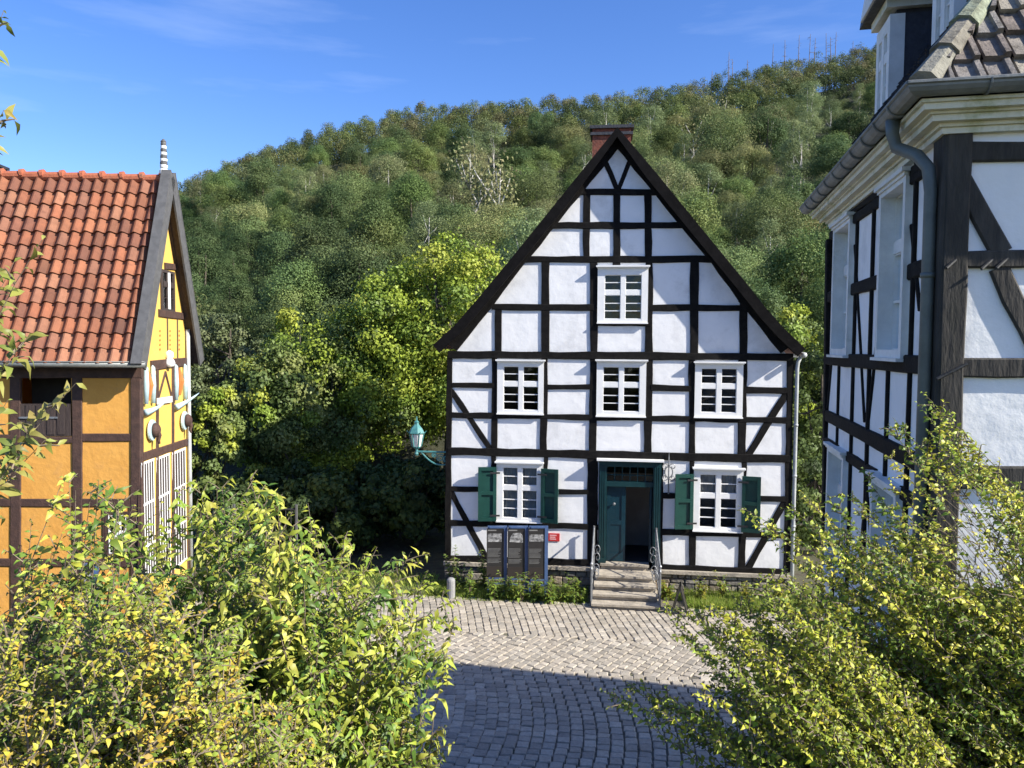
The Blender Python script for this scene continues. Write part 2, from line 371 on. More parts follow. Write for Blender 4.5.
# paving: real setts in three bands whose rows run differently
def paving():
    rng = random.Random(5); mb = MB(); cols = []
    pal = [(.41, .36, .285), (.38, .335, .265), (.43, .38, .30), (.39, .345, .275), (.355, .32, .26), (.44, .395, .32)]
    U = F.U; Nn = F.N
    bands = [(0.95, 2.95, rad(-106), .175, .145), (2.93, 4.40, rad(-64), .175, .145), (4.38, 10.6, rad(-90), .165, .175)]
    for (n0, n1, ang, sw, sh) in bands:
        ca, sa = math.cos(ang), math.sin(ang)
        for j in range(-90, 90):
            off = rng.uniform(0, sw)
            i = -60; a = -13.0 + off
            while a < 13:
                wd = sw * rng.uniform(.78, 1.2); b = j * sh
                ac = a + wd / 2; bc = b + sh / 2
                if n0 > 4: bc2 = bc + .34 * math.sin(ac * .8 + .9) + .10 * math.sin(bc * .9)
                else: bc2 = bc + .05 * math.sin(ac * 1.1)
                uu = ca * ac - sa * bc2; nn = sa * ac + ca * bc2 + (n0 + n1) / 2
                a += wd
                if not (n0 < nn < n1) or abs(uu + .3) > 8.6: continue
                c = FO + U * uu + Nn * nn
                if c.y < 7.1: continue
                ax = (U * ca + Nn * sa); ay = (-U * sa + Nn * ca)
                hx = wd / 2 - .0055; hy = sh / 2 - .0055; h = .028 + rng.uniform(-.006, .006); ins = rng.uniform(.008, .018); tl = [rng.uniform(-.005, .005) for _ in range(4)]
                z0 = -.02
                jx = lambda: rng.uniform(-.008, .008)
                bs = [c + ax * (sx * hx + jx()) + ay * (sy * hy + jx()) + V3((0, 0, z0 - c.z)) for sx, sy in ((-1, -1), (1, -1), (1, 1), (-1, 1))]
                md = [p + V3((0, 0, h * .6 - z0)) for p in bs]
                tp = [c + (p - c) * (1 - ins / max(hx, hy) * 1.1) for p in bs]; tp = [V3((p.x, p.y, h + t)) for p, t in zip(tp, tl)]
                i0 = len(mb.v); mb.v += [tuple(p) for p in bs + md + tp]
                for o in (0, 4):
                    for k in range(4):
                        k2 = (k + 1) % 4; mb.f.append((i0 + o + k, i0 + o + k2, i0 + o + 4 + k2, i0 + o + 4 + k))
                mb.f.append((i0 + 8, i0 + 9, i0 + 10, i0 + 11))
                cc = rng.choice(pal); q = rng.uniform(.8, 1.15); cols += [(cc[0] * q, cc[1] * q, cc[2] * q)] * 9
    return mb, cols
mbp, cp = paving()
tag(obj('cobbled_square', mbp, M['cobble'], fcol=cp, recalc=False), kind='structure')
mb = MB(); mb.poly([F.pt(-9.4, 0, .35), F.pt(-9.4, 0, 10.4), F.pt(8.9, 0, 10.4), F.pt(8.9, 0, .35)])
for i, p in enumerate(mb.v): mb.v[i] = (p[0], p[1], .004)
tag(obj('sett_bedding', mb, M['joint']), kind='structure')

# ------------------------------------------------------------------ MAIN HOUSE
HB = F.pt(0, 0, -4)
house = empty('timbered_house', HB, 'white half-timbered house with black beams, pointed gable and green shutters behind the square', 'house')
HD = 5.5
# openings (pixel rectangles of the casings)
WIN = {
 'attic': ((597.5, 267, 648, 322.5), (604.5, 275, 641.5, 319), 0),
 'up_l': ((497.2, 361, 543.5, 413.5), (503.5, 366.5, 538.5, 410), 0),
 'up_c': ((596.5, 361, 646, 416), (603, 367, 639.5, 411.5), 0),
 'up_r': ((694.8, 363, 743, 417), (701, 368.5, 736.5, 412.5), 0),
 'lo_l': ((496.5, 463, 542, 521.5), (503, 467.5, 537, 518), 1),
 'lo_r': ((693.5, 469, 743, 531), (699.5, 474.5, 736.5, 527.5), 2),
}
def rect_uv(r, n=0.0):
    x0, y0, x1, y1 = r; xm = (x0 + x1) / 2; ym = (y0 + y1) / 2
    return P(x0, ym, n)[0], P(x1, ym, n)[0], P(xm, y1, n)[1], P(xm, y0, n)[1]
holes = []
for k, (ro, rp, c) in WIN.items():
    a = rect_uv(ro); holes.append((a[0] + .03, a[1] - .03, a[2] + .03, a[3] - .03))
dr = rect_uv((598.5, 461.5, 660.5, 562.5)); holes.append((dr[0] + .04, dr[1] - .04, .0, dr[3] - .04))
base_v = P(620, 577)[1]
apex = P(617.3, 140); el = P(452, 356); er = P(790, 359); bl = P(446, 562); br = P(787.5, 572)
def lerp(a, b, t): return a + (b - a) * t
def outL(v):
    if v <= el[1]: return lerp(bl[0], el[0], (v - 0) / el[1])
    return lerp(el[0], apex[0], (v - el[1]) / (apex[1] - el[1]))
def outR(v):
    if v <= el[1]: return lerp(br[0], er[0], (v - 0) / el[1])
    return lerp(er[0], apex[0], (v - el[1]) / (apex[1] - el[1]))
mb = MB(); mb.wall(F, [.0, el[1], apex[1]], outL, outR, holes)
sub = mb
# side and back walls
for uu0, uu1 in ((el[0], bl[0]), (er[0], br[0])):
    sub.poly([F.pt(uu1, 0, 0), F.pt(uu1, 0, -HD), F.pt(uu0, el[1], -HD), F.pt(uu0, el[1], 0)])
sub.poly([F.pt(bl[0], 0, -HD), F.pt(br[0], 0, -HD), F.pt(er[0], el[1], -HD), F.pt(apex[0], apex[1], -HD), F.pt(el[0], el[1], -HD)])
obj('wall', sub, M['plaster'], house, HB, recalc=False)
# inner room: floor, ceiling and partition keep the inside dark
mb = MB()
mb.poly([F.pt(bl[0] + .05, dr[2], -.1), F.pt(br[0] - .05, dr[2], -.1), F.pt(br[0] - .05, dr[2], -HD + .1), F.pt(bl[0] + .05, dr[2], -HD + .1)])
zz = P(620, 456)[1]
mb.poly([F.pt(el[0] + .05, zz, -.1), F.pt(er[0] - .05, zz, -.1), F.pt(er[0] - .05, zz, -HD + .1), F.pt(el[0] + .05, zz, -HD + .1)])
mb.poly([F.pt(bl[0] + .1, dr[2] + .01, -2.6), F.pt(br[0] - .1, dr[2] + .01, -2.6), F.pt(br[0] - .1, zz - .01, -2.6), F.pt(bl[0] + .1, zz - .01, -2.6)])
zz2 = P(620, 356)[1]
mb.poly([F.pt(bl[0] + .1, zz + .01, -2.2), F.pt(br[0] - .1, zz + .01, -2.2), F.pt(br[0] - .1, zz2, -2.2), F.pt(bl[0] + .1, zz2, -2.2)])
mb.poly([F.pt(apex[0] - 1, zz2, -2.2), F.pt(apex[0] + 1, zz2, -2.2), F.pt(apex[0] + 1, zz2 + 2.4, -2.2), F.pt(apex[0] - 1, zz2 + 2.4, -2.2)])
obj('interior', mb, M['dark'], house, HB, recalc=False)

# timber frame
tb = MB()
def T(a, b, w, lvl, wob=.012):
    nb = {'h': .034, 'v': .028, 'd': .022, 'H': .040, 'V': .031}[lvl]
    pa, pb = P(*a), P(*b); tb.beam(F, pa, pb, w * .0221, -.05, nb, wob)
T((580, 192.2), (656, 192.2), 6.5, 'h'); T((552, 225.6), (686, 225.3), 6.5, 'h'); T((524, 259.5), (714, 259.3), 6.6, 'h')
T((492, 307), (597, 307.5), 6.3, 'h'); T((650, 307.6), (746, 308), 6.3, 'h'); T((597, 323.6), (650, 324), 5, 'h')
T((448, 354.6), (793, 357), 7.6, 'H')
T((452, 385), (495, 385.2), 5.6, 'h'); T((545, 387), (594, 387), 5.4, 'h'); T((651, 387.6), (692, 388.4), 6.2, 'h'); T((744, 390), (787, 390.4), 6.4, 'h')
T((450, 415), (788, 420.4), 5.6, 'h'); T((448, 451), (790, 459), 8.0, 'H')
T((450, 489), (479, 489.2), 5.4, 'h'); T((559, 491.5), (590, 491.8), 5.2, 'h'); T((660, 495.4), (675, 495.6), 5.4, 'h'); T((760, 498.4), (788, 499), 5.4, 'h')
T((449, 522.6), (598, 526.8), 5.6, 'h'); T((660, 531.4), (786, 535.4), 6.2, 'h')
T((445, 558), (599, 563), 6.4, 'H'); T((660, 566.6), (788, 571.6), 5.6, 'H')
T((449.8, 357), (447.8, 560), 6.4, 'V'); T((790.4, 360), (786.8, 572), 6.4, 'V')
T((498.4, 304), (498, 354), 7.4, 'v'); T((494.6, 357), (494.4, 455), 6, 'v'); T((493.8, 455), (493.4, 470), 5.4, 'v')
T((545.6, 260), (545.4, 354), 7.8, 'v'); T((544.4, 357), (543.4, 455), 7.2, 'v'); T((545.8, 452), (545.6, 470), 4.6, 'v')
T((593.8, 260), (594, 354), 7.6, 'v'); T((593.6, 357), (592.4, 455), 7.6, 'v'); T((592.6, 455), (592, 562), 10.5, 'v')
T((586.6, 192), (586.4, 259), 6.6, 'v'); T((616.8, 190), (616.4, 268), 7.2, 'v'); T((647.6, 192), (648.4, 259), 6.8, 'v')
T((649, 260), (648.8, 354), 7.4, 'v'); T((648.6, 357), (647.4, 456), 7.8, 'v')
T((694.6, 260), (694, 356), 8.4, 'v'); T((691.8, 357), (692, 460), 6.4, 'v'); T((692, 457), (691.6, 476), 4.8, 'v')
T((743.2, 303), (743.2, 356), 7.6, 'v'); T((743, 358), (741.6, 461), 8, 'v'); T((742, 533), (741.6, 570), 7.2, 'v'); T((692.4, 532), (692, 568), 6.6, 'v')
T((744.4, 460), (744, 476), 5, 'v'); T((661.8, 458), (661, 567), 3.4, 'v')
T((451, 390), (491, 450), 5.8, 'd'); T((450, 490), (487.6, 560), 6.0, 'd'); T((786, 394), (746.5, 458), 6.8, 'd')
T((784, 502), (748, 569), 6.6, 'd'); T((603, 157), (618, 191), 4.6, 'd'); T((631.5, 157), (617.8, 191), 4.6, 'd')
# rafters under the barge boards
T((617.5, 139.5), (525.4, 254), 12, 'H'); T((526, 253), (497.3, 290.3), 12, 'H'); T((498, 289.4), (453, 347.5), 12, 'H'); T((617.5, 139), (715.3, 258.4), 12, 'H'); T((714.8, 257.6), (744, 298), 12, 'H'); T((743.4, 297.2), (785.4, 349.6), 12, 'H')
obj('timber_frame', tb, M['timber'], house, HB, recalc=True)

# roof
NO = .30
rl = [P(617.3, 127.6, NO), P(565, 193, NO), P(513, 257.5, NO), P(479, 298.5, NO), P(455, 326, NO), P(433.4, 345.6, NO)]
rr = [P(617.3, 127.6, NO), P(653, 170.5, NO), P(709, 239, NO), P(745, 283, NO), P(766, 309.5, NO), P(782, 327.5, NO), P(804.6, 349.4, NO)]
def offs(pl, d, sgn):
    out = []
    for i in range(len(pl)):
        a = pl[max(i - 1, 0)]; b = pl[min(i + 1, len(pl) - 1)]; dx, dy = b[0] - a[0], b[1] - a[1]; l = math.hypot(dx, dy)
        out.append((pl[i][0] + sgn * dy / l * d, pl[i][1] - sgn * dx / l * d))
    out[0] = (pl[0][0], out[0][1] - abs(d) * .35)
    return out
for nm, pl, sg in (('roof', rl, -1), ('roof', rr, 1)):
    lo_ = offs(pl, .11, sg); mb = MB()
    for i in range(len(pl) - 1):
        # courses of tiles as small steps along the slope
        for fr_, bk in (((pl[i], pl[i + 1]), (lo_[i], lo_[i + 1])),):
            q = [pl[i], pl[i + 1], lo_[i + 1], lo_[i]]
            mb.prism([F.pt(u, v, -HD - .25) for u, v in q], [F.pt(u, v, NO - .012) for u, v in q])
    # step courses
    for i in range(len(pl) - 1):
        L_ = math.hypot(pl[i + 1][0] - pl[i][0], pl[i + 1][1] - pl[i][1]); k = max(1, int(L_ / .3))
        for j in range(k):
            a = [lerp(pl[i][c], pl[i + 1][c], j / k) for c in (0, 1)]; b = [lerp(pl[i][c], pl[i + 1][c], (j + .96) / k) for c in (0, 1)]
            dx, dy = (b[0] - a[0]), (b[1] - a[1]); l = math.hypot(dx, dy); nx, ny = -sg * dy / l, sg * dx / l
            q = [(a[0] + nx * .004, a[1] + ny * .004), (b[0] + nx * .035, b[1] + ny * .035), (b[0] + nx * .003, b[1] + ny * .003)]
            mb.prism([F.pt(u, v, -HD - .2) for u, v in q], [F.pt(u, v, NO - .16) for u, v in q])
    ro = obj(nm, mb, M['tile_m'], house, HB)
    b0 = offs(pl, .015, -sg); b1 = offs(pl, .20, sg); mb = MB()
    for i in range(len(pl) - 1):
        q = [b0[i], b0[i + 1], b1[i + 1], b1[i]]
        mb.prism([F.pt(u, v, NO - .008) for u, v in q], [F.pt(u, v, NO + .03) for u, v in q])
    obj('barge_board', mb, M['board'], house, HB)
    # boarded soffit behind the board
    s1 = offs(pl, .13, sg); s2 = offs(pl, .17, sg); mb = MB()
    for i in range(1, len(pl) - 1):
        q = [s1[i], s1[i + 1], s2[i + 1], s2[i]]
        mb.prism([F.pt(u, v, .002) for u, v in q], [F.pt(u, v, NO - .012) for u, v in q])
    obj('soffit', mb, M['board'], house, HB)
# chimney
mb = MB(); cy = -2.4
ca, cb = F.uv(592.5, 130, cy), F.uv(631, 130, cy)
top = F.uv(611, 128.5, cy)[1]
mb.boxf(F, ca[0], cb[0], top - 2.2, top, cy - .55, cy)
ch = obj('chimney', mb, M['brick'], house, HB)
mb = MB(); mb.boxf(F, ca[0] - .05, cb[0] + .05, top - .16, top - .09, cy - .6, cy + .05); mb.boxf(F, ca[0] - .07, cb[0] + .07, top, top + .075, cy - .62, cy + .07)
obj('chimney_cap', mb, M['slate'], ch, HB)

def ring(mb, F_, o, i, n0, n1):
    mb.boxf(F_, o[0], i[0], o[2], o[3], n0, n1); mb.boxf(F_, i[1], o[1], o[2], o[3], n0, n1)
    mb.boxf(F_, i[0], i[1], i[3], o[3], n0, n1 - .002); mb.boxf(F_, i[0], i[1], o[2], i[2], n0, n1 - .002)
def window(parent, org, F_, o, i, rows=(2, 3), cols=2, curtain=0, mats=('white', 'glass'), nout=.058, cornice=True, bar=.019, rec=0.0, fr=.012, cd=.085, cm=None):
    mw = M[mats[0]]; mb = MB(); ring(mb, F_, o, i, -.10 - rec, nout); wn = obj('window', mb, cm or mw, parent, org)
    if cornice:
        mb = MB(); mb.boxf(F_, o[0] - .035, o[1] + .035, o[3] - .002, o[3] + .032, -.02, nout + cd); mb.boxf(F_, o[0] - .012, o[1] + .012, o[3] - .03, o[3] - .003, nout - .01, nout + cd * .4)
        obj('cornice', mb, mw, wn, org)
        mb = MB(); mb.boxf(F_, o[0] - .01, o[1] + .01, o[2] - .028, o[2] - .001, -.02, nout + .035); obj('sill', mb, mw, wn, org)
    mb = MB(); w_ = i[1] - i[0]; h_ = i[3] - i[2]; n0, n1 = -.03 - rec, .035 - rec
    um = (i[0] + i[1]) / 2; vt = i[2] + h_ * rows[1] / (sum(rows)) 
    mb.boxf(F_, um - .05, um + .05, i[2] + .001, i[3] - .001, n0, n1 + .016); mb.boxf(F_, i[0] + .001, i[1] - .001, vt - .055, vt + .055, n0, n1 + .010)
    for (a, b) in ((i[0], um - .05), (um + .05, i[1])):
        for (c, d, nr) in ((i[2], vt - .055, rows[1]), (vt + .055, i[3], rows[0])):
            ring(mb, F_, (a + .001, b - .001, c + .001, d - .001), (a + fr, b - fr, c + fr, d - fr), n0, n1)
            for r in range(1, nr):
                vv = c + fr + (d - c - 2 * fr) * r / nr; mb.boxf(F_, a + fr, b - fr, vv - bar / 2, vv + bar / 2, n0 + .005, n1 - .004)
    obj('sash', mb, mw, wn, org)
    mb = MB(); mb.poly([F_.pt(i[0], i[2], -rec), F_.pt(i[1], i[2], -rec), F_.pt(i[1], i[3], -rec), F_.pt(i[0], i[3], -rec)]); obj('pane', mb, M[mats[1]], wn, org, recalc=False)
    if curtain:
        mb = MB(); v0 = i[2] if curtain == 1 else vt; k = 40
        for q in range(k):
            ua, ub = lerp(i[0] - .03, i[1] + .03, q / k), lerp(i[0] - .03, i[1] + .03, (q + 1) / k)
            na, nb = -.075 + .015 * math.sin(q * 1.3), -.075 + .015 * math.sin((q + 1) * 1.3)
            mb.poly([F_.pt(ua, v0, na), F_.pt(ub, v0, nb), F_.pt(ub, i[3] + .02, nb), F_.pt(ua, i[3] + .02, na)])
        obj('curtain', mb, M['curtain'], wn, org, recalc=False)
    return wn
for k, (ro, rp, cu_) in WIN.items():
    window(house, HB, F, rect_uv(ro, .06), rect_uv(rp, .02), curtain=cu_)
# shutters
def shutter(r, hinge):
    o = rect_uv(r, .12); mb = MB(); w_ = o[1] - o[0]; s = 1 if hinge == 'r' else -1
    # leaf turned a little away from the wall around its hinge
    hu = o[1] if hinge == 'r' else o[0]
    ang = rad(10); Ul = (F.U * (-s) * math.cos(ang) + F.N * math.sin(ang)); Nl = (F.N * math.cos(ang) + F.U * s * math.sin(ang))
    G = Frame(F.pt(hu, 0, .075), Ul, Nl)
    o2 = (0, w_, o[2], o[3]); st = .075; vm = o[2] + (o[3] - o[2]) * .52
    ring(mb, G, o2, (st, w_ - st, o[2] + .09, o[3] - .08), 0, .045); mb.boxf(G, st, w_ - st, vm - .04, vm + .04, 0, .043)
    mb.boxf(G, st - .01, w_ - st + .01, o[2] + .08, o[3] - .07, .0, .008)
    sh = obj('shutter', mb, M['green'], house, HB)
    for vv in (o[2] + .13, o[3] - .13): mb = MB(); mb.boxf(G, -.08, .14, vv - .02, vv + .02, .046, .053); obj('strap_hinge', mb, M['ironb'], sh, HB)
shutter((478, 467, 496, 521), 'r'); shutter((541, 469, 558.6, 523), 'l'); shutter((674.4, 474, 693.2, 529), 'r'); shutter((742, 476.5, 760.6, 532.5), 'l')
# door
fo = dr; fi = rect_uv((606.5, 466.5, 652.5, 562.5)); mb = MB()
mb.boxf(F, fo[0], fi[0], fo[2], fo[3], -.12, .09); mb.boxf(F, fi[1], fo[1], fo[2], fo[3], -.12, .09); mb.boxf(F, fi[0], fi[1], fi[3], fo[3], -.12, .088)
for a, b in ((fo[0], fi[0]), (fi[1], fo[1])):
    for t in (.15, .42, .69): mb.boxf(F, lerp(a, b, t), lerp(a, b, t + .16), fo[2] + .12, fo[3] - .1, .091, .112)
    mb.boxf(F, a + .005, b - .005, fo[2], fo[2] + .11, .091, .12)
vt = P(629, 484)[1]; mb.boxf(F, fi[0], fi[1], vt - .055, vt + .055, -.10, .05)
mb.boxf(F, fo[0] - .02, fo[1] + .02, fo[3] - .002, fo[3] + .03, -.02, .16)
dfm = obj('door_frame', mb, M['teal'], house, HB)
mb = MB(); mb.boxf(F, fo[0] - .05, fo[1] + .05, fo[3] + .029, fo[3] + .07, -.02, .22); obj('door_cornice', mb, M['white'], house, HB)
mb = MB()
for k in range(1, 6): uu = lerp(fi[0], fi[1], k / 6); mb.boxf(F, uu - .011, uu + .011, vt + .055, fi[3], -.05, .0)
vv = (vt + fi[3]) / 2; mb.boxf(F, fi[0], fi[1], vv - .011, vv + .011, -.049, -.001)
tr = obj('transom_light', mb, M['teal'], house, HB)
mb = MB(); mb.poly([F.pt(fi[0], vt, -.03), F.pt(fi[1], vt, -.03), F.pt(fi[1], fi[3], -.03), F.pt(fi[0], fi[3], -.03)]); obj('pane', mb, M['glass'], tr, HB, recalc=False)
dm = P(625.5, 520)[0]; mb = MB(); st = .09
ring(mb, F, (fi[0] + .005, dm, fi[2] + .01, vt - .06), (fi[0] + st, dm - st, fi[2] + .2, vt - .16), -.09, -.045); mb.boxf(F, fi[0] + st - .01, dm - st + .01, fi[2] + .19, vt - .15, -.083, -.06)
mb.boxf(F, fi[0] + st, dm - st, (fi[2] + vt) / 2 - .05, (fi[2] + vt) / 2 + .05, -.09, -.047)
dl = obj('door', mb, M['tealleaf'], house, HB)
mb = MB(); hx = P(614, 504); mb.lathe(F.pt(hx[0], hx[1], -.045), [(.012, 0), (.012, .03), (.03, .035), (.034, .05), (.02, .065)], 10, F.N); obj('handle', mb, M['iron'], dl, HB)
# second leaf, swung inward
G = Frame(F.pt(fi[1] - .02, 0, -.06), (-F.N * 1.0 + F.U * .12), F.U * -1)
mb = MB(); mb.boxf(G, 0, .95, fi[2] + .01, vt - .06, 0, .045); mb.boxf(G, .12, .83, fi[2] + .25, (fi[2] + vt) / 2 - .08, .046, .06); mb.boxf(G, .12, .83, (fi[2] + vt) / 2 + .08, vt - .2, .046, .06)
obj('door', mb, M['tealleaf'], house, HB)
mb = MB(); mb.poly([F.pt(fi[0] - .3, fi[2] + .01, -1.5), F.pt(fi[1] + .3, fi[2] + .01, -1.5), F.pt(fi[1] + .3, vt, -1.5), F.pt(fi[0] - .3, vt, -1.5)])
obj('hall_wall', mb, mat('hall_plaster', (.34, .28, .21), (.42, .35, .27), 3, .95), house, HB, recalc=False)
# plinth: coursed rubble, real stones, and stone ledge
def rubble(Fr, u0, u1, v0, v1, n, seed, holes=()):
    rng = random.Random(seed); mb = MB(); cols = []; v = v0
    pal = [(.30, .27, .22), (.22, .20, .17), (.38, .34, .27), (.17, .16, .15), (.27, .25, .22), (.33, .27, .20)]
    while v < v1 - .05:
        h = min(rng.uniform(.09, .19), v1 - v); u = u0
        while u < u1 - .02:
            w_ = min(rng.uniform(.12, .38), u1 - u)
            if not any(a - .05 < u + w_ / 2 < b + .05 for a, b in holes):
                j = lambda: rng.uniform(-.012, .012); a, b, c, d = u + .01, u + w_ - .01, v + .01, v + h - .01
                q = [(a + j(), c + j()), (b + j(), c + j()), (b + j(), d + j()), (a + j(), d + j())]; mu, mv = (a + b) / 2, (c + d) / 2
                bs = [Fr.pt(x, y, n - .06) for x, y in q]; md = [Fr.pt(x, y, n + .012) for x, y in q]; dn = rng.uniform(.03, .06)
                tp = [Fr.pt(mu + (x - mu) * .84, mv + (y - mv) * .8, n + dn + rng.uniform(-.01, .01)) for x, y in q]
                i0 = len(mb.v); mb.v += [tuple(p) for p in bs + md + tp]
                for o in (0, 4):
                    for k in range(4): k2 = (k + 1) % 4; mb.f.append((i0 + o + k, i0 + o + k2, i0 + o + 4 + k2, i0 + o + 4 + k))
                mb.f.append((i0 + 8, i0 + 9, i0 + 10, i0 + 11)); cc = rng.choice(pal); s_ = rng.uniform(.75, 1.1); cols += [tuple(x * s_ for x in cc)] * 9
            u += w_
        v += h
    return mb, cols
lv_l, lv_r = P(520, 566)[1], P(724, 574)[1]; stair = (P(598, 570)[0], P(655, 570)[0])
mb = MB(); mb.boxf(F, bl[0] - .02, stair[0], -.05, lv_l - .03, -.2, .018); mb.boxf(F, stair[1], br[0] + .02, -.05, lv_r - .03, -.2, .018)
pl_ = obj('plinth', mb, M['mortar'], house, HB)
for m1, c1 in (rubble(F, bl[0] - .03, stair[0], 0, lv_l - .02, .02, 3), rubble(F, stair[1], br[0] + .03, 0, lv_r - .02, .02, 4)): obj('rubble', m1, M['rubble'], pl_, HB, fcol=c1, recalc=True)
mb = MB(); mb.boxf(F, bl[0] - .04, stair[0] - .005, lv_l - .02, lv_l + .055, -.1, .12); mb.boxf(F, stair[1] + .005, br[0] + .04, lv_r - .02, lv_r + .055, -.1, .12); obj('stone_ledge', mb, M['stone'], house, HB)
# steps
thr = P(625, 562.5)[1]; sc_ = P(625, 520)[0]; NS = 5; mb = MB()
ntop = .34; tread = .235
for k in range(NS):
    zt = thr * (NS - k) / NS; zb = thr * (NS - k - 1) / NS - (.02 if k == NS - 1 else 0); n1 = ntop + tread * k if k else .14
    hw = .52 + .02 * k if k == 0 else .60 + .022 * k
    mb.boxf(F, sc_ - hw, sc_ + hw, zb + .001, zt - .045, -.1, n1 - .03); mb.boxf(F, sc_ - hw - .015, sc_ + hw + .015, zt - .045, zt, -.1, n1 + .03)
stp = obj('steps', mb, M['stone'], house, HB)
def rail(side):
    mb = MB(); uu = sc_ + side * .68; uf = sc_ + side * .71; nf = 1.12; zr0 = thr + .78; zr1 = .86
    a = F.pt(uu, zr0, .16); b = F.pt(uf, zr1, nf); mb.tube([F.pt(uu - side * 0, zr0 + .02, .10), a, b, F.pt(uf, zr1 - .05, nf + .05)], .021, 6)
    mb.tube([F.pt(uf, -.02, nf), F.pt(uf, zr1 + .03, nf)], .024, 6); mb.tube([F.pt(uu, .35, .15), F.pt(uu, zr0 + .06, .15)], .022, 6)
    mb.lathe(F.pt(uf, zr1 + .03, nf), [(.02, 0), (.036, .03), (.02, .06), (.004, .075)], 8)
    c = F.pt(uu, .62 + .0, .16); d = F.pt(uf, .20, nf); mb.tube([c, d], .012, 5)
    for t in (.22, .42, .62, .82): mb.tube([c.lerp(d, t), a.lerp(b, t)], .010, 5)
    for t in (.32, .72):
        m_ = c.lerp(d, t).lerp(a.lerp(b, t), .5); ax = (b - a).normalized(); up = V3((0, 0, 1)); pts = []
        for q in range(26): th = q * .42; r_ = .125 * (1 - q / 30); pts.append(m_ + ax * math.cos(th) * r_ + up * math.sin(th) * r_ * 1.5)
        mb.tube(pts, .008, 4)
    for zc_ in (.95, 1.15):
        pts = []
        for q in range(20): th = q * .42; r_ = .10 * (1 - q / 24); pts.append(F.pt(uu + side * .0, zc_, .32) + F.N * math.cos(th) * r_ + V3((0, 0, math.sin(th) * r_)))
        mb.tube(pts, .009, 4)
    for t in (.12, .30, .48, .66, .84):
        m_ = c.lerp(d, t).lerp(a.lerp(b, t), .45 + .1 * math.sin(t * 9)); pts = []
        for q in range(18): th = q * .42; r_ = .075 * (1 - q / 22); pts.append(m_ - F.U * side * (.02 + .07 - math.cos(th) * r_) + V3((0, 0, math.sin(th) * r_ * 1.6)))
        mb.tube(pts, .009, 4)
    obj('handrail', mb, M['iron'], house, HB)
rail(-1); rail(1)
# gutter and downpipe on the right corner
mb = MB(); e = rr[-1]; gu = e[0] + .02; gv = e[1] - .12
mb.tube([F.pt(gu, gv, .22), F.pt(gu, gv, -HD)], .06, 8); mb.tube([F.pt(gu - .02, gv - .02, .02), F.pt(gu - .08, gv - .16, .02), F.pt(br[0] + .09, gv - .30, .02), F.pt(br[0] + .09, .9, .03), F.pt(br[0] + .09, .2, .03)], .042, 8)
for vv in (1.6, 2.7, 3.8): mb.tube([F.pt(br[0] + .09, vv, .03), F.pt(br[0] + .09, vv + .04, .03)], .052, 8)
obj('downpipe', mb, M['zincw'], house, HB, smooth=True)

# ------------------------------------------------------------------ fittings on and before the main house
# wall lantern with scroll bracket
a = P(447, 458); lu = P(416, 452)[0]; lv = P(416, 453)[1]; nL = -.06
base = F.pt(a[0], a[1], nL)
lamp = empty('wall_lantern', base, 'turquoise lantern on a scrolled bracket at the left corner of the white house', 'lantern')
mb = MB(); vt_, vb_ = P(447, 452.6)[1], P(447, 464.5)[1]; ua = a[0] + .03
mb.boxf(F, ua - .03, ua + .01, vb_ - .06, vt_ + .05, nL - .03, nL + .05)
mb.tube([F.pt(ua, vt_, nL), F.pt(lu, vt_, nL)], .022, 6)
arc = []
for q in range(13): t = q / 12; arc.append(F.pt(lerp(ua - .02, lu + .10, t), vb_ + (vt_ - vb_) * (t ** 2.2) - .05 * math.sin(t * math.pi), nL))
mb.tube(arc, .018, 6)
for (cu0, cv0, R_, dr_) in ((.27, .50, .10, 1), (.12, .45, .08, -1), (.46, .72, .06, 1)):
    pts = []
    for q in range(28): th = q * .45 * dr_; r_ = R_ * (1 - q / 31); pts.append(F.pt(lerp(ua, lu, cu0) + math.cos(th) * r_, lerp(vb_, vt_, cv0) + math.sin(th) * r_, nL))
    mb.tube(pts, .013, 5)
obj('bracket', mb, M['verdi'], lamp, base)
c = F.pt(lu, vt_, nL); mb = MB(); mb.lathe(c, [(.03, -.09), (.05, -.05), (.03, 0), (.03, .05), (.085, .09), (.10, .12)], 8)
hb = .12; gh = .29
for k in range(6):
    th = k * math.pi / 3; d_ = V3((math.cos(th), math.sin(th), 0)); mb.tube([c + d_ * .105 + V3((0, 0, hb)), c + d_ * .163 + V3((0, 0, hb + gh))], .013, 4)
mb.lathe(c, [(.175, hb + gh), (.195, hb + gh + .02), (.18, hb + gh + .05), (.135, hb + gh + .13), (.06, hb + gh + .21), (.05, hb + gh + .25), (.065, hb + gh + .27), (.02, hb + gh + .31), (.012, hb + gh + .40)], 6)
for k in range(6):
    th = k * math.pi / 3; d_ = V3((math.cos(th), math.sin(th), 0)); mb.tube([c + d_ * .18 + V3((0, 0, hb + gh + .02)), c + d_ * .225 + V3((0, 0, hb + gh + .07))], [.014, .005], 4)
obj('lantern_head', mb, M['verdi'], lamp, base)
mb = MB(); mb.lathe(c, [(.098, hb), (.156, hb + gh)], 6); obj('lantern_glass', mb, M['frost'], lamp, base)

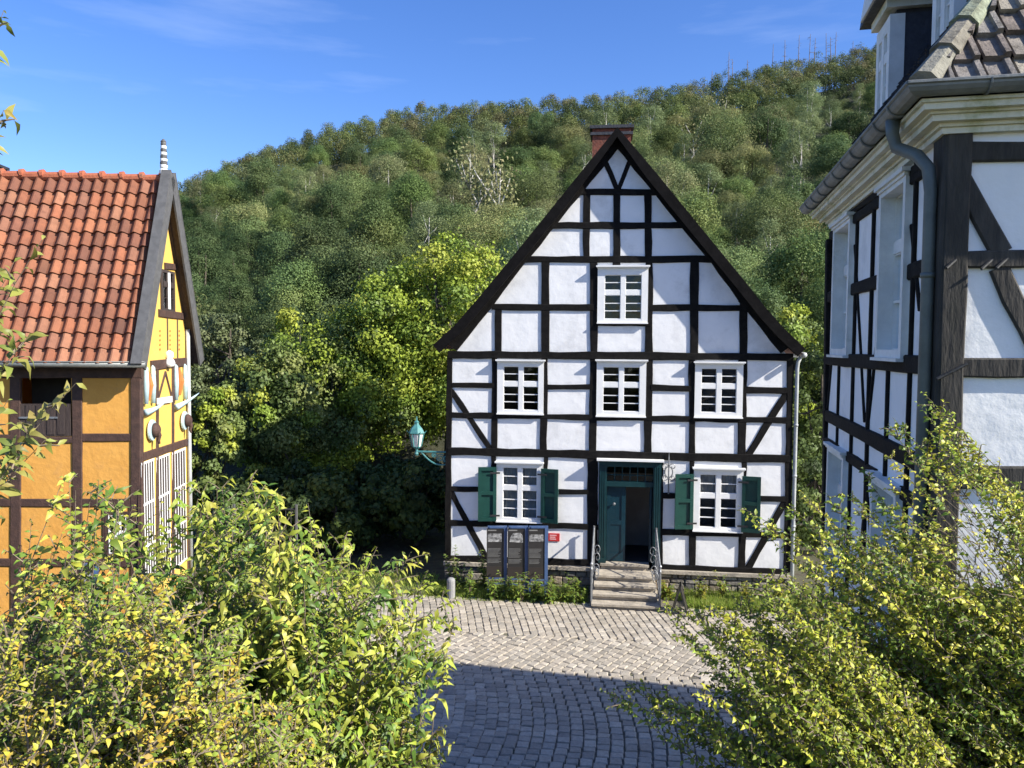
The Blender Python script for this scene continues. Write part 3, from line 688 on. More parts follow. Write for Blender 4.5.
# information boards
def board(px0, px1, n, label, pic, org_px=None, Fr=F, top_px=526.2, group='information boards in blue frames before the white house'):
    o = (Fr.uv(px0, 560, n)[0], Fr.uv(px1, 560, n)[0]); vt_ = Fr.uv((px0 + px1) / 2, top_px, n)[1]
    mid = (o[0] + o[1]) / 2; org = Fr.pt(mid, 0, n)
    th = rad(9); G = Frame(org, Fr.U * math.cos(th) - Fr.N * math.sin(th), Fr.N * math.cos(th) + Fr.U * math.sin(th))
    hw = (o[1] - o[0]) / 2; r_ = empty('information_board', org, label, 'sign', group)
    mb = MB(); mb.boxf(G, -hw + .01, -hw + .05, -.05, vt_, -.06, .01); mb.boxf(G, hw - .07, hw, -.05, vt_, -.06, .03); mb.boxf(G, -hw + .05, hw - .07, vt_ - .04, vt_ - .002, -.06, .028)
    for v_ in (.28, .40): mb.boxf(G, -hw + .035, hw - .06, v_, v_ + .03, -.03, .03)
    obj('frame', mb, M['blue'], r_, org)
    pw = hw + .01; p1 = hw - .072; pb = .40; mb = MB(); mb.boxf(G, -pw, p1, pb, vt_ - .045, .0102, .0142); pn = obj('panel', mb, M['panel'], r_, org)
    H = vt_ - pb; mb = MB(); mb.boxf(G, -pw + .002, p1 - .002, pb + .002, pb + H * .24, .0143, .0165); obj('panel_foot', mb, M['panelbrown'], pn, org)
    mb = MB(); iw = (p1 + pw)
    if pic == 0: mb.boxf(G, -pw + .02, p1 - .05, vt_ - .34, vt_ - .16, .0145, .017)
    elif pic == 1: mb.extr(G, [(-pw + .04, vt_ - .34), (p1 - .04, vt_ - .36), (p1 - .05, vt_ - .2), (p1 - .10, vt_ - .14), (-pw + .12, vt_ - .15), (-pw + .06, vt_ - .24)], .0145, .017)
    else: mb.boxf(G, -pw + .02, p1 - .03, vt_ - .33, vt_ - .18, .0145, .017)
    obj('photograph', mb, M['print'], pn, org)
    mb = MB(); rng = random.Random(int(px0)); mb.boxf(G, -pw + .02, -pw + .02 + iw * .5, vt_ - .10, vt_ - .075, .0145, .017); obj('heading', mb, M['text'], pn, org); mb = MB()
    for blk in (.40, .49, .60):
        v_ = vt_ - H * blk - .02
        for q in range(4): mb.boxf(G, -pw + .02, -pw + .02 + iw * rng.uniform(.55, .8), v_ - q * .026 - .007, v_ - q * .026, .0145, .0165)
    obj('printed_text', mb, M['text'], pn, org)
board(487.2, 507, .75, 'dark information board in a blue frame, the one farthest from the red plate', 0)
board(508, 528, .74, 'dark information board in a blue frame standing between two others, with a rounded pale photograph', 1)
board(528.6, 547.8, .73, 'dark information board in a blue frame, the one nearest the small red plate', 2)
# red plate
q = rect_uv((548.4, 533.4, 559.6, 541.2), .02); org = F.pt(q[0], q[2], .02); rp_ = empty('wall_plate', org, 'small red enamel plate with pale lettering on the white wall beside the information boards', 'sign')
mb = MB(); mb.boxf(F, q[0], q[1], q[2], q[3], .002, .02); obj('plate', mb, M['red'], rp_, org)
mb = MB(); h_ = q[3] - q[2]
for t, w_ in ((.68, .8), (.44, .66), (.2, .74)): mb.boxf(F, q[0] + .03, q[0] + .03 + (q[1] - q[0] - .06) * w_, q[2] + h_ * t, q[2] + h_ * (t + .13), .0202, .0225)
obj('lettering', mb, M['redtext'], rp_, org)
# wrought iron ornament by the door
q0 = P(668.4, 494, .08); q1 = P(668.4, 452, .08); org = F.pt(q0[0], q0[1], .05); orn = empty('iron_ornament', org, 'grey wrought iron ornament with a pointed spike on the wall right of the door', 'ornament')
mb = MB(); mb.tube([F.pt(q0[0], q0[1], .07), F.pt(q0[0], lerp(q0[1], q1[1], .85), .07), F.pt(q0[0], q1[1], .07)], [.016, .014, .003], 6); obj('spike', mb, M['iron'], orn, org)
vc = lerp(q0[1], q1[1], .52); mb = MB(); pts = [F.pt(q0[0] + math.cos(t * math.pi / 8) * .085, vc + math.sin(t * math.pi / 8) * .12, .07) for t in range(17)]; mb.tube(pts, .014, 5)
for s in (-1, 1):
    for vv, dv in ((vc + .12, 1), (vc - .12, -1)):
        pts = []
        for q in range(18): th = q * .4; r_ = .075 * (1 - q / 22); pts.append(F.pt(q0[0] + s * (.085 - math.cos(th) * r_), vv + dv * math.sin(th) * r_, .07))
        mb.tube(pts, .010, 4)
obj('scrollwork', mb, M['iron'], orn, org)
# bollard
p = F.pt(*F.uv(451, 590, 1.0), 1.0); p.z = 0; bo = MB(); bo.lathe(p, [(.09, -.05), (.09, .40), (.078, .43), (.05, .45), (.0, .455)], 14)
tag(obj('bollard', bo, M['bollard'], None, p, smooth=False), 'short pale round bollard near the left corner of the white house', 'bollard')
# folding board right of the steps
p = F.pt(*F.uv(680, 604, 1.25), 1.25); p.z = 0; ab = empty('folding_sign', p, 'low folding pavement sign with dark legs and a reddish face right of the steps', 'sign')
for s in (-1, 1):
    nn = (F.U * 1 + F.N * .12).normalized(); uu = V3((-nn.y, nn.x, 0)); G = Frame(p + nn * s * .16, uu, nn * s, (V3((0, 0, 1)) - nn * s * .27))
    mb = MB(); mb.boxf(G, -.20, -.165, .0, .62, -.015, .015); mb.boxf(G, .165, .20, .0, .62, -.015, .015); mb.boxf(G, -.165, .165, .585, .62, -.014, .014); obj('leg_frame', mb, M['ironb'], ab, p)
    mb = MB(); mb.boxf(G, -.163, .163, .10, .58, -.006, .008); obj('sign_face', mb, M['panelbrown'], ab, p)

# ------------------------------------------------------------------ YELLOW HOUSE (left)
gd = V3((-.09, 1, 0)).normalized(); wd = V3((gd.y, -gd.x, 0))            # gable runs away, front wall runs right along wd
LC = atY(140, 420, 15.1); LC.z = 0
YH = empty('yellow_house', LC, 'ochre yellow half-timbered house with an orange pantile roof and a narrow painted gable', 'house')
FW = Frame(LC, wd, V3((-gd.x, -gd.y, 0)))            # front wall: u negative to the left, normal to camera
GW = Frame(LC, gd, wd)                               # gable wall: u away, normal to the right
LW = 4.6; GD_ = 2.72; EO = .42
eave = FW.uv(140, 364, EO)[1]
PA = rad(64.9); YP = math.tan(PA); ridge_v = eave + (GD_ / 2 + EO) * YP
# front wall
op_hatch = (FW.uv(20, 420)[0], FW.uv(72, 420)[0], FW.uv(45, 436)[1], FW.uv(45, 374)[1])
op_win = (FW.uv(106, 530)[0], FW.uv(130, 530)[0], FW.uv(118, 556)[1], FW.uv(118, 512)[1])
mb = MB(); wall_top = eave + EO * YP - .08
mb.wall(FW, [0, wall_top], lambda v: -LW, lambda v: 0, [op_hatch, op_win]); mb.poly([FW.pt(-LW, 0), GW.pt(GD_, 0) - wd * LW, GW.pt(GD_, wall_top) - wd * LW, FW.pt(-LW, wall_top)])
mb.poly([GW.pt(GD_, 0), GW.pt(GD_, 0) - wd * LW, GW.pt(GD_, wall_top) - wd * LW, GW.pt(GD_, wall_top)])
mb.poly([FW.pt(-LW, 0) , GW.pt(GD_, 0) - wd * LW, GW.pt(GD_, wall_top) - wd * LW, GW.pt(GD_ / 2, ridge_v - .2) - wd * LW, FW.pt(-LW, wall_top)])
obj('wall', mb, M['yellow'], YH, LC, recalc=False)
gt = GW.uv(168, 268)[1]
gwin = (GW.uv(160.5, 292)[0], GW.uv(173.5, 292)[0], GW.uv(167, 311)[1], GW.uv(167, 271)[1])
mb = MB(); mb.wall(GW, [0, wall_top, ridge_v - .12], lambda v: 0 if v <= wall_top else (v - wall_top) / YP, lambda v: GD_ if v <= wall_top else GD_ - (v - wall_top) / YP, [gwin])
obj('gable_wall', mb, M['yellowb'], YH, LC, recalc=False)
# timbers
tb = MB()
def TL(a, b, w_, nb=.03):
    pa, pb = FW.uv(*a), FW.uv(*b); tb.beam(FW, pa, pb, w_ / 51, -.05, nb, .005)
TL((136, 372), (136, 640), 9.5, .034); TL((77.5, 372), (78, 640), 9.5, .030); TL((15.5, 372), (16.5, 640), 10, .030); TL((-46, 372), (-45, 640), 10, .030)
TL((-80, 438), (18, 438), 7, .026); TL((18, 440), (78, 440), 6.5, .026); TL((80, 437.5), (136, 437.5), 8, .026); TL((-80, 502), (136, 503), 8, .026); TL((-80, 562), (136, 563), 8, .026); TL((-80, 371), (142, 371), 14, .038); TL((105, 505), (105, 562), 5, .026); TL((131, 505), (131, 562), 4, .026)
def TG(a, b, w_, nb=.03):
    pa, pb = GW.uv(*a), GW.uv(*b); tb.beam(GW, pa, pb, w_, -.05, nb, .004)
TG((142, 457), (188.5, 441.5), .17, .034); TG((150, 365.5), (188.5, 361.5), .20, .036); TG((158, 313), (184, 316.5), .16, .034); TG((164, 266), (178, 267.5), .14, .034)
TG((141.5, 366), (141.5, 640), .10, .028); TG((188, 362), (188, 640), .12, .028); TG((156.8, 362), (156.8, 640), .12, .026); TG((172.5, 362), (172.5, 640), .12, .026)
TG((157.5, 400), (165, 372), .07, .022); TG((172, 400), (165, 372), .07, .022); TG((144, 395), (151, 372), .07, .022); TG((187, 393), (179, 370), .07, .022)
TG((167, 318), (167.5, 361), .05, .018); TG((177, 319), (177.4, 361), .05, .018)
obj('timber_frame', tb, M['brownt'], YH, LC)
# attic hatch, shutter board and window
mb = MB(); mb.boxf(FW, op_hatch[0] + .02, op_hatch[1] - .02, op_hatch[2] - .0, lerp(op_hatch[2], op_hatch[3], .52), -.03, .02)
for k in range(1, 5): u = lerp(op_hatch[0], op_hatch[1], k / 5); mb.boxf(FW, u - .07, u + .07, op_hatch[2] + .03, lerp(op_hatch[2], op_hatch[3], .5), .021, .032)
hb_ = obj('hatch_door', mb, M['woodd'], YH, LC)
mb = MB(); v_ = lerp(op_hatch[2], op_hatch[3], .30); mb.boxf(FW, op_hatch[0] + .0, op_hatch[1] - .25, v_ - .018, v_ + .018, .034, .046); obj('strap_hinge', mb, M['iron'], hb_, LC)
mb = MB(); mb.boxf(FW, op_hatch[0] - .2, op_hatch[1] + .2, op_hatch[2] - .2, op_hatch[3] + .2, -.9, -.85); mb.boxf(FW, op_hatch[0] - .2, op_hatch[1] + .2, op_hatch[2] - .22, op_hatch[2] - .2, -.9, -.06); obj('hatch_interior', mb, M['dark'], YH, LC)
window(YH, LC, FW, (op_win[0] - .01, op_win[1] + .01, op_win[2] - .01, op_win[3] + .01), (op_win[0] + .06, op_win[1] - .06, op_win[2] + .06, op_win[3] - .06), rows=(1, 1), nout=.03, cornice=False, cm=M['brownt'])
window(YH, LC, GW, (gwin[0] - .02, gwin[1] + .02, gwin[2] - .01, gwin[3] + .01), (gwin[0] + .07, gwin[1] - .07, gwin[2] + .04, gwin[3] - .04), rows=(1, 2), nout=.03, cornice=False, mats=('woodd', 'glass'), bar=.012)
mb = MB(); um_ = (gwin[0] + gwin[1]) / 2; mb.boxf(GW, um_ - .055, um_ + .055, gwin[2] + .04, gwin[3] - .04, .036, .055); obj('mullion', mb, M['white'], YH, LC)
# pantiles: S-profile courses with lapped lower edges
def pantiles():
    rng = random.Random(9); mb = MB(); cols = []
    U = wd; S = (gd * 1 + V3((0, 0, YP))).normalized(); Nn = U.cross(S); Nn = -Nn if Nn.dot(FW.N) < 0 else Nn
    E = LC + V3((0, 0, eave)) - gd * EO; E = V3(E); Ls = (GD_ / 2 + EO) / math.cos(PA)
    rows = 13; g = Ls / rows; tw = .235; ntile = 20; ns = 8
    pal = [(.265, .086, .036), (.29, .102, .044), (.23, .076, .033), (.30, .125, .064), (.24, .096, .052), (.18, .062, .032)]
    for side in (0, 1):
        if side: 
            S2 = (-gd + V3((0, 0, YP))).normalized(); E2 = LC + V3((0, 0, eave)) + gd * (GD_ + EO); N2 = U.cross(S2); N2 = -N2 if N2.dot(gd) < 0 else N2
        else: S2, E2, N2 = S, E, Nn
        for r in range(rows):
            for t in range(ntile):
                u0 = .06 - (t + 1) * tw; c = rng.choice(pal); q = rng.uniform(.82, 1.15)
                if r > rows - 3 and rng.random() < .45: q *= .8
                if rng.random() < .06: q *= .65
                ju = rng.uniform(-.006, .006); jn = rng.uniform(-.004, .006); dv = rng.uniform(-.008, .008); i0 = len(mb.v)
                for (s_, lift) in ((r * g - .03 + dv, .052 + jn), (r * g + g * .5, .022 + jn), ((r + 1) * g + .03, .004)):
                    for k in range(ns + 1):
                        x = k / ns; prof = .043 * math.cos((x - .34) * 2 * math.pi) if x < .84 else .043 * math.cos(.5 * 2 * math.pi) + (x - .84) * .12
                        p = E2 + U * (u0 + x * (tw + .012) + ju) + S2 * s_ + N2 * (prof + lift + .035); mb.v.append(tuple(p))
                w1 = ns + 1
                for a in range(2):
                    for k in range(ns): mb.f.append((i0 + a * w1 + k, i0 + a * w1 + k + 1, i0 + (a + 1) * w1 + k + 1, i0 + (a + 1) * w1 + k)); cols.append(tuple(v * q for v in c))
                # thick lower edge
                i1 = len(mb.v)
                for k in range(ns + 1): mb.v.append(tuple(V3(mb.v[i0 + k]) - N2 * .032))
                for k in range(ns): mb.f.append((i0 + k, i1 + k, i1 + k + 1, i0 + k + 1)); cols.append(tuple(v * q * .9 for v in c))
    return mb, cols, E, S, Nn, Ls
mp_, cp_, E_, S_, N_, Ls_ = pantiles()
rf = obj('roof', mp_, M['pantile'], YH, LC, recalc=False, smooth=False, fcol=cp_)
mb = MB()
rp0 = LC + gd * (GD_ / 2) + V3((0, 0, ridge_v))
for side in (-1, 1):
    S2 = (gd * -side + V3((0, 0, YP))).normalized()
    a = rp0 + wd * .05 - V3((0, 0, .03)); b = a - S2 * Ls_; c = b - wd * 4.75; d = a - wd * 4.75; k = V3((0, 0, -.06)); mb.prism([a, b, c, d], [x + k for x in (a, b, c, d)])
obj('roof_battens', mb, M['woodd'], rf, LC)
mb = MB()
for k in range(12):
    a = rp0 + wd * (.06 - k * .40) + V3((0, 0, .06)); b = a - wd * .42; mb.tube([a + V3((0, 0, .028)), a - wd * .06 + V3((0, 0, .022)), a - wd * .08, b - V3((0, 0, .012))], [.115, .115, .098, .095], 10)
obj('ridge_tiles', mb, mat('ridge_clay', (.34, .10, .05), (.42, .13, .06), 5, .8, .01, 20, c3=(.16, .10, .07), c3s=5), rf, LC)
# verge boards and soffit at the gable
for side in (-1, 1):
    S2 = (gd * -side + V3((0, 0, YP))).normalized(); Nn = wd.cross(S2); Nn = Nn if Nn.dot(gd * side) > 0 else -Nn
    top = rp0 + V3((0, 0, .16)); bot = rp0 - S2 * (Ls_ + .06)
    def q4(x0, x1, n0, n1, over=0.0):
        A = [top + wd * x0 + Nn * n0, bot + wd * x0 + Nn * n0, bot + wd * x0 + Nn * n1, top - S2 * ((n0 - n1) / math.tan(PA) * 0 + over) + wd * x0 + Nn * n1]; return A, [p + wd * (x1 - x0) for p in A]
    mb = MB(); mb.prism(*q4(.21, .25, .13, -.16, .05)); mb.prism(*q4(.06, .255, .131, .16)); obj('verge_board', mb, M['verge'], YH, LC)
    mb = MB(); mb.prism(*q4(.0, .208, -.02, -.06, .1)); obj('soffit', mb, M['woodd'], YH, LC)
# gutter at the front eave
mb = MB(); gv_ = E_ - gd * .06 + V3((0, 0, -.01)); mb.tube([gv_ + wd * .30, gv_ - wd * LW], .058, 10); mb.tube([gv_ + wd * .30 + V3((0, 0, .05)) + gd * -.05, gv_ - wd * LW + V3((0, 0, .05)) + gd * -.05], .012, 5); obj('gutter', mb, M['zinc'], YH, LC, smooth=True)
# finial
mb = MB(); rings = []; fb = rp0 + wd * .06 + V3((0, 0, .12)); prof = [(.05, 0), (.10, .04), (.09, .12), (.055, .17)]
mb.lathe(fb, prof, 12)
mb.tube([fb + V3((0, 0, .1)), fb + V3((0, 0, .71))], .05, 10)
for k in range(8):
    r_ = .078 - k * .003; q = mb
    if k % 2: q = MB(); rings.append(q)
    q.lathe(fb, [(r_ * .8, .17 + k * .066), (r_, .18 + k * .066), (r_, .225 + k * .066), (r_ * .8, .236 + k * .066)], 12)
q = MB(); rings.append(q); q.lathe(fb, [(.055, .70), (.06, .72), (.03, .76), (.004, .78)], 12)
fn = obj('finial', mb, M['whitew'], YH, LC)
for mb2 in rings: obj('dark_ring', mb2, M['verge'], fn, LC)
# chimney at the far left of the ridge
cbase = LC - wd * 3.85 + gd * (GD_ / 2 + .6); cz = ridge_v
mb = MB(); Fc = Frame(cbase, wd, -gd); mb.boxf(Fc, -.30, .30, cz - 1.6, cz + .34, -.28, .28); ch = obj('chimney', mb, M['brick'], YH, LC)
mb = MB(); mb.boxf(Fc, -.34, .34, cz + .342, cz + .40, -.32, .32); mb.boxf(Fc, -.33, .33, cz + .16, cz + .22, -.31, .31); obj('chimney_cap', mb, M['slate'], ch, LC)
# painted carvings on the gable
def gp(px, py, n=.05): u, v = GW.uv(px, py, n); return u, v
for (cx, cy_) in ((152.3, 430), (184.8, 420.5)):
    u, v = gp(cx, cy_); mb = MB(); c = GW.pt(u - .03, v, .03)
    mb.lathe(c, [(.20, 0), (.22, .02), (.21, .05), (.16, .055)], 20, GW.N)
    pq = obj('round_plaque', mb, M['paleblue'], YH, LC)
    mb = MB(); mb.lathe(GW.pt(u, v, .08), [(.14, 0), (.15, .04), (.13, .08), (.07, .12), (.0, .13)], 14, GW.N)
    pts = [GW.pt(u, v - .02, .15), GW.pt(u + .03, v - .12, .18), GW.pt(u + .02, v - .22, .16), GW.pt(u, v - .28, .19)]; mb.tube(pts, [.055, .045, .035, .02], 8)
    obj('carved_head', mb, M['brownt'], pq, LC, smooth=True)
for (p0, p1, p2) in (((145, 412.5), (152, 410), (160, 400)), ((176, 407), (184, 402), (192.5, 393))):
    pts = []; A, B, C_ = [gp(*p) for p in (p0, p1, p2)]
    for q in range(9):
        t = q / 8; u = (1 - t) ** 2 * A[0] + 2 * t * (1 - t) * B[0] + t * t * C_[0]; v = (1 - t) ** 2 * A[1] + 2 * t * (1 - t) * B[1] + t * t * C_[1]; pts.append(GW.pt(u, v, .06 + .14 * t))
    mb = MB(); mb.tube(pts, [.07 - .06 * (q / 8) for q in range(9)], 8); obj('tusk', mb, M['paleblue'], YH, LC, smooth=True)
for x in (146.5, 153.5, 176.5, 185.5):
    u, v0 = gp(x, 404 - (x - 146) * .12); v1 = gp(x, 368 - (x - 146) * .05)[1]; mb = MB(); mb.tube([GW.pt(u, v0, .04), GW.pt(u, lerp(v0, v1, .5), .05), GW.pt(u, v1, .05), GW.pt(u, v1 + .05, .04)], [.05, .06, .045, .012], 8); obj('carved_figure', mb, M['paleblue'], YH, LC, smooth=True)
for (x, y) in ((149.4, 385), (180.5, 381)):
    u, v = gp(x, y); mb = MB(); mb.tube([GW.pt(u, v - .32, .03), GW.pt(u + .03, v, .05), GW.pt(u, v + .3, .03)], [.03, .075, .02], 8); obj('painted_drop', mb, M['rust'], YH, LC)
u, v = gp(169, 361); mb = MB(); mb.lathe(GW.pt(u, v - .14, .06), [(.0, 0), (.10, .03), (.12, .10), (.09, .17), (.06, .19), (.09, .24), (.08, .33), (.0, .38)], 10); obj('carved_figure', mb, M['white'], YH, LC, smooth=True)
a, b = gp(157.5, 404.5), gp(172, 402); mb = MB(); mb.extr(GW, [a, b, (b[0], b[1] + .13), (a[0], a[1] + .13)], .036, .06); obj('white_rail', mb, M['white'], YH, LC)
for x in (162.3, 172.3 - 0, 181.5):
    mb = MB()
    for k in range(5): u, v = gp(x, 331 + k * 4.6); mb.extr(GW, [(u - .05, v), (u, v - .028), (u + .05, v), (u, v + .028)], .002, .006)
    obj('painted_ornament', mb, M['rust'], YH, LC)
for x0, x1 in ((142.8, 155.6), (158, 171), (173.6, 187)):
    ua, ub = gp(x0, 460)[0], gp(x1, 460)[0]; vt_ = gp((x0 + x1) / 2, lerp(462, 446, (x0 - 142) / 46) )[1]; vb = .5; mb = MB()
    k = 6
    for q in range(k): u = lerp(ua + .02, ub - .02, q / (k - 1)); mb.boxf(GW, u - .017, u + .017, vb, vt_ - .02, .012, .018)
    for t in (0, .35, .68, 1): v = lerp(vb, vt_, t); mb.boxf(GW, ua, ub, v - .025, v + .025, .019, .026)
    lt = obj('lattice', mb, M['white'], YH, LC)
    mb = MB(); mb.poly([GW.pt(ua, vb, .006), GW.pt(ub, vb, .006), GW.pt(ub, vt_, .006), GW.pt(ua, vt_, .006)]); obj('lattice_backing', mb, M['woodd'], lt, LC, recalc=False)
mb = MB(); q0 = GW.pt(GD_ + .02, wall_top - .1, .06); mb.tube([q0, V3((q0.x, q0.y, 0.0))], .05, 8); obj('downpipe', mb, M['zincw'], YH, LC, smooth=True)

# board beside the yellow house
n_ = 1.2
board(79.5, 97.5, n_, 'dark information board in a blue frame before the yellow house, half hidden by the shrubs', 0, Fr=FW, top_px=563.5, group=None)
# ------------------------------------------------------------------ RIGHT HOUSE
sd = V3((.2208, 1, 0)).normalized(); fd = V3((sd.y, -sd.x, 0))
KS = .85                                                 # low old storeys
def zk(z): return 5.5 + (z - 5.5) * KS
RC = V3((3.56 * KS, 6.40 * KS, 0))
RH = empty('corner_house', RC, 'large white timbered house at the right edge with weathered posts, grey gutter and dormers', 'house')
SW = Frame(RC, sd, -fd); GR = Frame(RC, fd, -sd)
SL = 4.90 * KS; GL = 10.0
ztop = zk(7.42)
# openings
w1 = (SW.uv(853.5, 300)[0], SW.uv(836.5, 300)[0], SW.uv(845, 354.5)[1], SW.uv(848, 222)[1])
w2 = (SW.uv(911, 270)[0], SW.uv(884, 270)[0], SW.uv(897, 358)[1], SW.uv(900, 181.5)[1])
w3 = (w1[0], w1[1], w1[2] - 3.0 * KS, SW.uv(844, 452)[1]); w4 = (w2[0], w2[1], w2[2] - 3.0 * KS, SW.uv(890, 485)[1])
w4 = (w4[0], w4[1], w3[2], w3[3]); w1 = (w1[0], w1[1], w2[2], w2[3])
sh_ = [(a[0] + .04, a[1] - .04, a[2] + .04, a[3] - .04) for a in (w1, w2, w3, w4)]
mb = MB(); mb.wall(SW, [0, ztop], lambda v: 0, lambda v: SL, sh_); obj('side_wall', mb, M['plaster'], RH, RC, recalc=False)
mb = MB(); mb.wall(GR, [0, ztop], lambda v: 0, lambda v: GL, []); b0 = RC + sd * SL; b1 = b0 + fd * GL; c0 = RC + fd * GL; Z = V3((0, 0, ztop))
mb.poly([b0, b1, b1 + Z, b0 + Z]); mb.poly([c0, b1, b1 + Z, c0 + Z]); obj('wall', mb, M['plaster_r'], RH, RC, recalc=False)
tb = MB()
def clipped(pa, pb, w_, nb):
    """a side-wall beam, left out where a window stands"""
    n = 160; run = None
    for i in range(n + 1):
        t = i / n; u, v = lerp(pa[0], pb[0], t), lerp(pa[1], pb[1], t)
        inside = any(a[0] + .01 < u < a[1] - .01 and a[2] + .01 < v < a[3] - .01 for a in (w1, w2, w3, w4))
        if not inside and run is None: run = t
        if (inside or i == n) and run is not None:
            if t - run > .02: tb.beam(SW, (lerp(pa[0], pb[0], run), lerp(pa[1], pb[1], run)), (u, v), w_, -.05, nb, .005)
            run = None
def TS(a, b, w_, nb=.03): clipped(SW.uv(*a), SW.uv(*b), w_ * KS, nb)
TS((928, 163), (833, 223), .10, .036)
TS((930, 167), (832, 235.5), .12, .032); TS((930, 266), (830, 297), .15, .032); TS((935, 366), (828, 359), .17, .036); TS((930, 468), (828, 415.5), .17, .036); TS((930, 511), (827, 441.5), .13, .032)
TS((828.8, 240), (824.5, 540), .16, .034); 
for px, y0, y1 in ((855.2, 215, 560), (871.5, 205, 560), (912.5, 175, 600), (934, 155, 620)): 
    u = SW.uv(px, 345)[0]; clipped((u, 0.02), (u, ztop - .05), .06, .029)
for px in (839.2, 888.8): u = SW.uv(px, 400)[0]; v0 = SW.uv(px, 362)[1]; clipped((u, .3), (u, v0), .055, .028)
for px, y0, y1 in ((891.5, 172, 187), (843, 215, 231)): u = SW.uv(px, y0)[0]; clipped((u, SW.uv(px, y1)[1]), (u, ztop - .05), .05, .028)
TS((855.8, 245), (865.5, 422), .055, .022); TS((884, 285), (869, 424), .055, .022); TS((836, 318), (828.5, 408), .055, .022); TS((912.5, 225), (921, 310), .055, .022); TS((866, 470), (874, 560), .055, .022); TS((869, 470), (861, 560), .055, .0225)
obj('side_timber', tb, M['timber'], RH, RC)
tb = MB()
def TR(a, b, w_, nb=.04, wob=.008):
    pa, pb = GR.uv(*a), GR.uv(*b); tb.beam(GR, pa, pb, w_ * KS, -.05, nb, wob, .22)
cpw = GR.uv(967, 250)[0]; tb.beam(GR, (cpw / 2 - .01, 0), (cpw / 2 - .01, ztop), cpw + .02, -.24, .045, .004, .3)
tb.beam(GR, (-.012, 0.01), (-.012, ztop - .01), .05, -.20, .038, .004, .3)
TR((960, 152), (1300, 152), .16, .036); TR((960, 260), (1300, 259), .145, .038); TR((960, 368), (1300, 369), .165, .038); TR((960, 477), (1300, 480), .2, .038); TR((960, 600), (1300, 606), .2, .038)
TR((962, 180), (1001, 253), .15, .030); TR((997, 268), (1042, 359), .15, .030); TR((1090, 152), (1090, 700), .2, .034); TR((1230, 152), (1230, 700), .2, .034)
tf = obj('timber_frame', tb, M['timber_r'], RH, RC)
mb = MB()
for (x, y, s) in ((950, 462.0 / 1.75, 1), (985, 265, 1), (1000, 264, 1)):
    u, v = GR.uv(x, y, .05); mb = MB(); mb.tube([GR.pt(u + .05, v + .04, .03), GR.pt(u - .03, v - .03, .075)], .011, 6); obj('iron_peg', mb, M['ironb'], tf, RC)
mb = MB(); u, v = GR.uv(953, 372, .05); mb.tube([GR.pt(u - .1, v - .05, .048), GR.pt(u + .09, v + .06, .048)], .012, 6)
obj('iron_peg', mb, M['ironb'], tf, RC)
for wv in (w1, w2, w3, w4):
    wn = window(RH, RC, SW, wv, (wv[0] + .07, wv[1] - .07, wv[2] + .07, wv[3] - .07), rows=(1, 2), mats=('whitew', 'glass'), nout=.06, bar=.025, rec=.10, cd=.04)
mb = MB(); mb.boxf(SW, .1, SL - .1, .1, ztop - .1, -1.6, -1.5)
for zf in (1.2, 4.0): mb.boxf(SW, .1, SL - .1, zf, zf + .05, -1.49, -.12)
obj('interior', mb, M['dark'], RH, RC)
# cornice: stepped profile round the two visible sides, mitred at the corner
def corner_ring(mb, o0, o1, z0, z1):
    def pt(o, k):
        if k == 0: return RC - fd * o + sd * (SL + o)
        if k == 1: return RC - fd * o - sd * o
        return RC + fd * (GL + o) - sd * o
    for k in (0, 1):
        a = [pt(o0, k) + V3((0, 0, z0)), pt(o1, k) + V3((0, 0, z0)), pt(o1, k) + V3((0, 0, z1)), pt(o0, k) + V3((0, 0, z1))]
        b = [pt(o0, k + 1) + V3((0, 0, z0)), pt(o1, k + 1) + V3((0, 0, z0)), pt(o1, k + 1) + V3((0, 0, z1)), pt(o0, k + 1) + V3((0, 0, z1))]
        mb.prism(a, b)
GZ = zk(7.50)
mb = MB()
for o, z0, z1 in ((.07, 7.235, 7.285), (.10, 7.285, 7.315), (.17, 7.315, 7.365), (.20, 7.365, 7.385), (.26, 7.385, 7.435), (.29, 7.435, 7.462)): corner_ring(mb, .0, o * KS, zk(z0) + .001, zk(z1))
obj('cornice', mb, M['cornice'], RH, RC)
mb = MB()
def gpt(o, k): o = o * KS; return [RC - fd * o + sd * (SL + .25), RC - fd * o - sd * o, RC + fd * (GL + .3) - sd * o][k]
for k in (0, 1):
    a, b = gpt(.34, k), gpt(.34, k + 1); d = (b - a).normalized(); out = -fd if k == 0 else -sd; prof = []
    for q in range(9): th = math.pi * q / 8; prof.append((math.cos(th) * .075, -math.sin(th) * .075))
    A = [a + out * x + V3((0, 0, GZ + .045 + y)) for x, y in prof]; B = [b + out * x + V3((0, 0, GZ + .045 + y)) for x, y in prof]
    if k == 0: B = [p + sd * (x * -1.0) for p, (x, y) in zip(B, prof)]
    else: A = [p + fd * (-x) for p, (x, y) in zip(A, prof)]
    for q in range(8): mb.poly([A[q], A[q + 1], B[q + 1], B[q]])
    mb.poly([A[0], B[0], B[8], A[8]]); mb.poly(A)
    mb.tube([A[0], B[0]], .014, 6); n_ = int((b - a).length / .42)
    for j in range(1, n_):
        c = a + d * ((b - a).length * j / n_); ring_ = [c + out * x * 1.10 + V3((0, 0, GZ + .045 + y * 1.10)) for x, y in prof]; mb.tube(ring_, .009, 5)
gt_ = obj('gutter', mb, M['zinc'], RH, RC, recalc=True)
mb = MB(); g0 = RC - fd * .29 + sd * .30 + V3((0, 0, GZ - .02)); wx = SW.uv(925.5, 345, .08)[0]
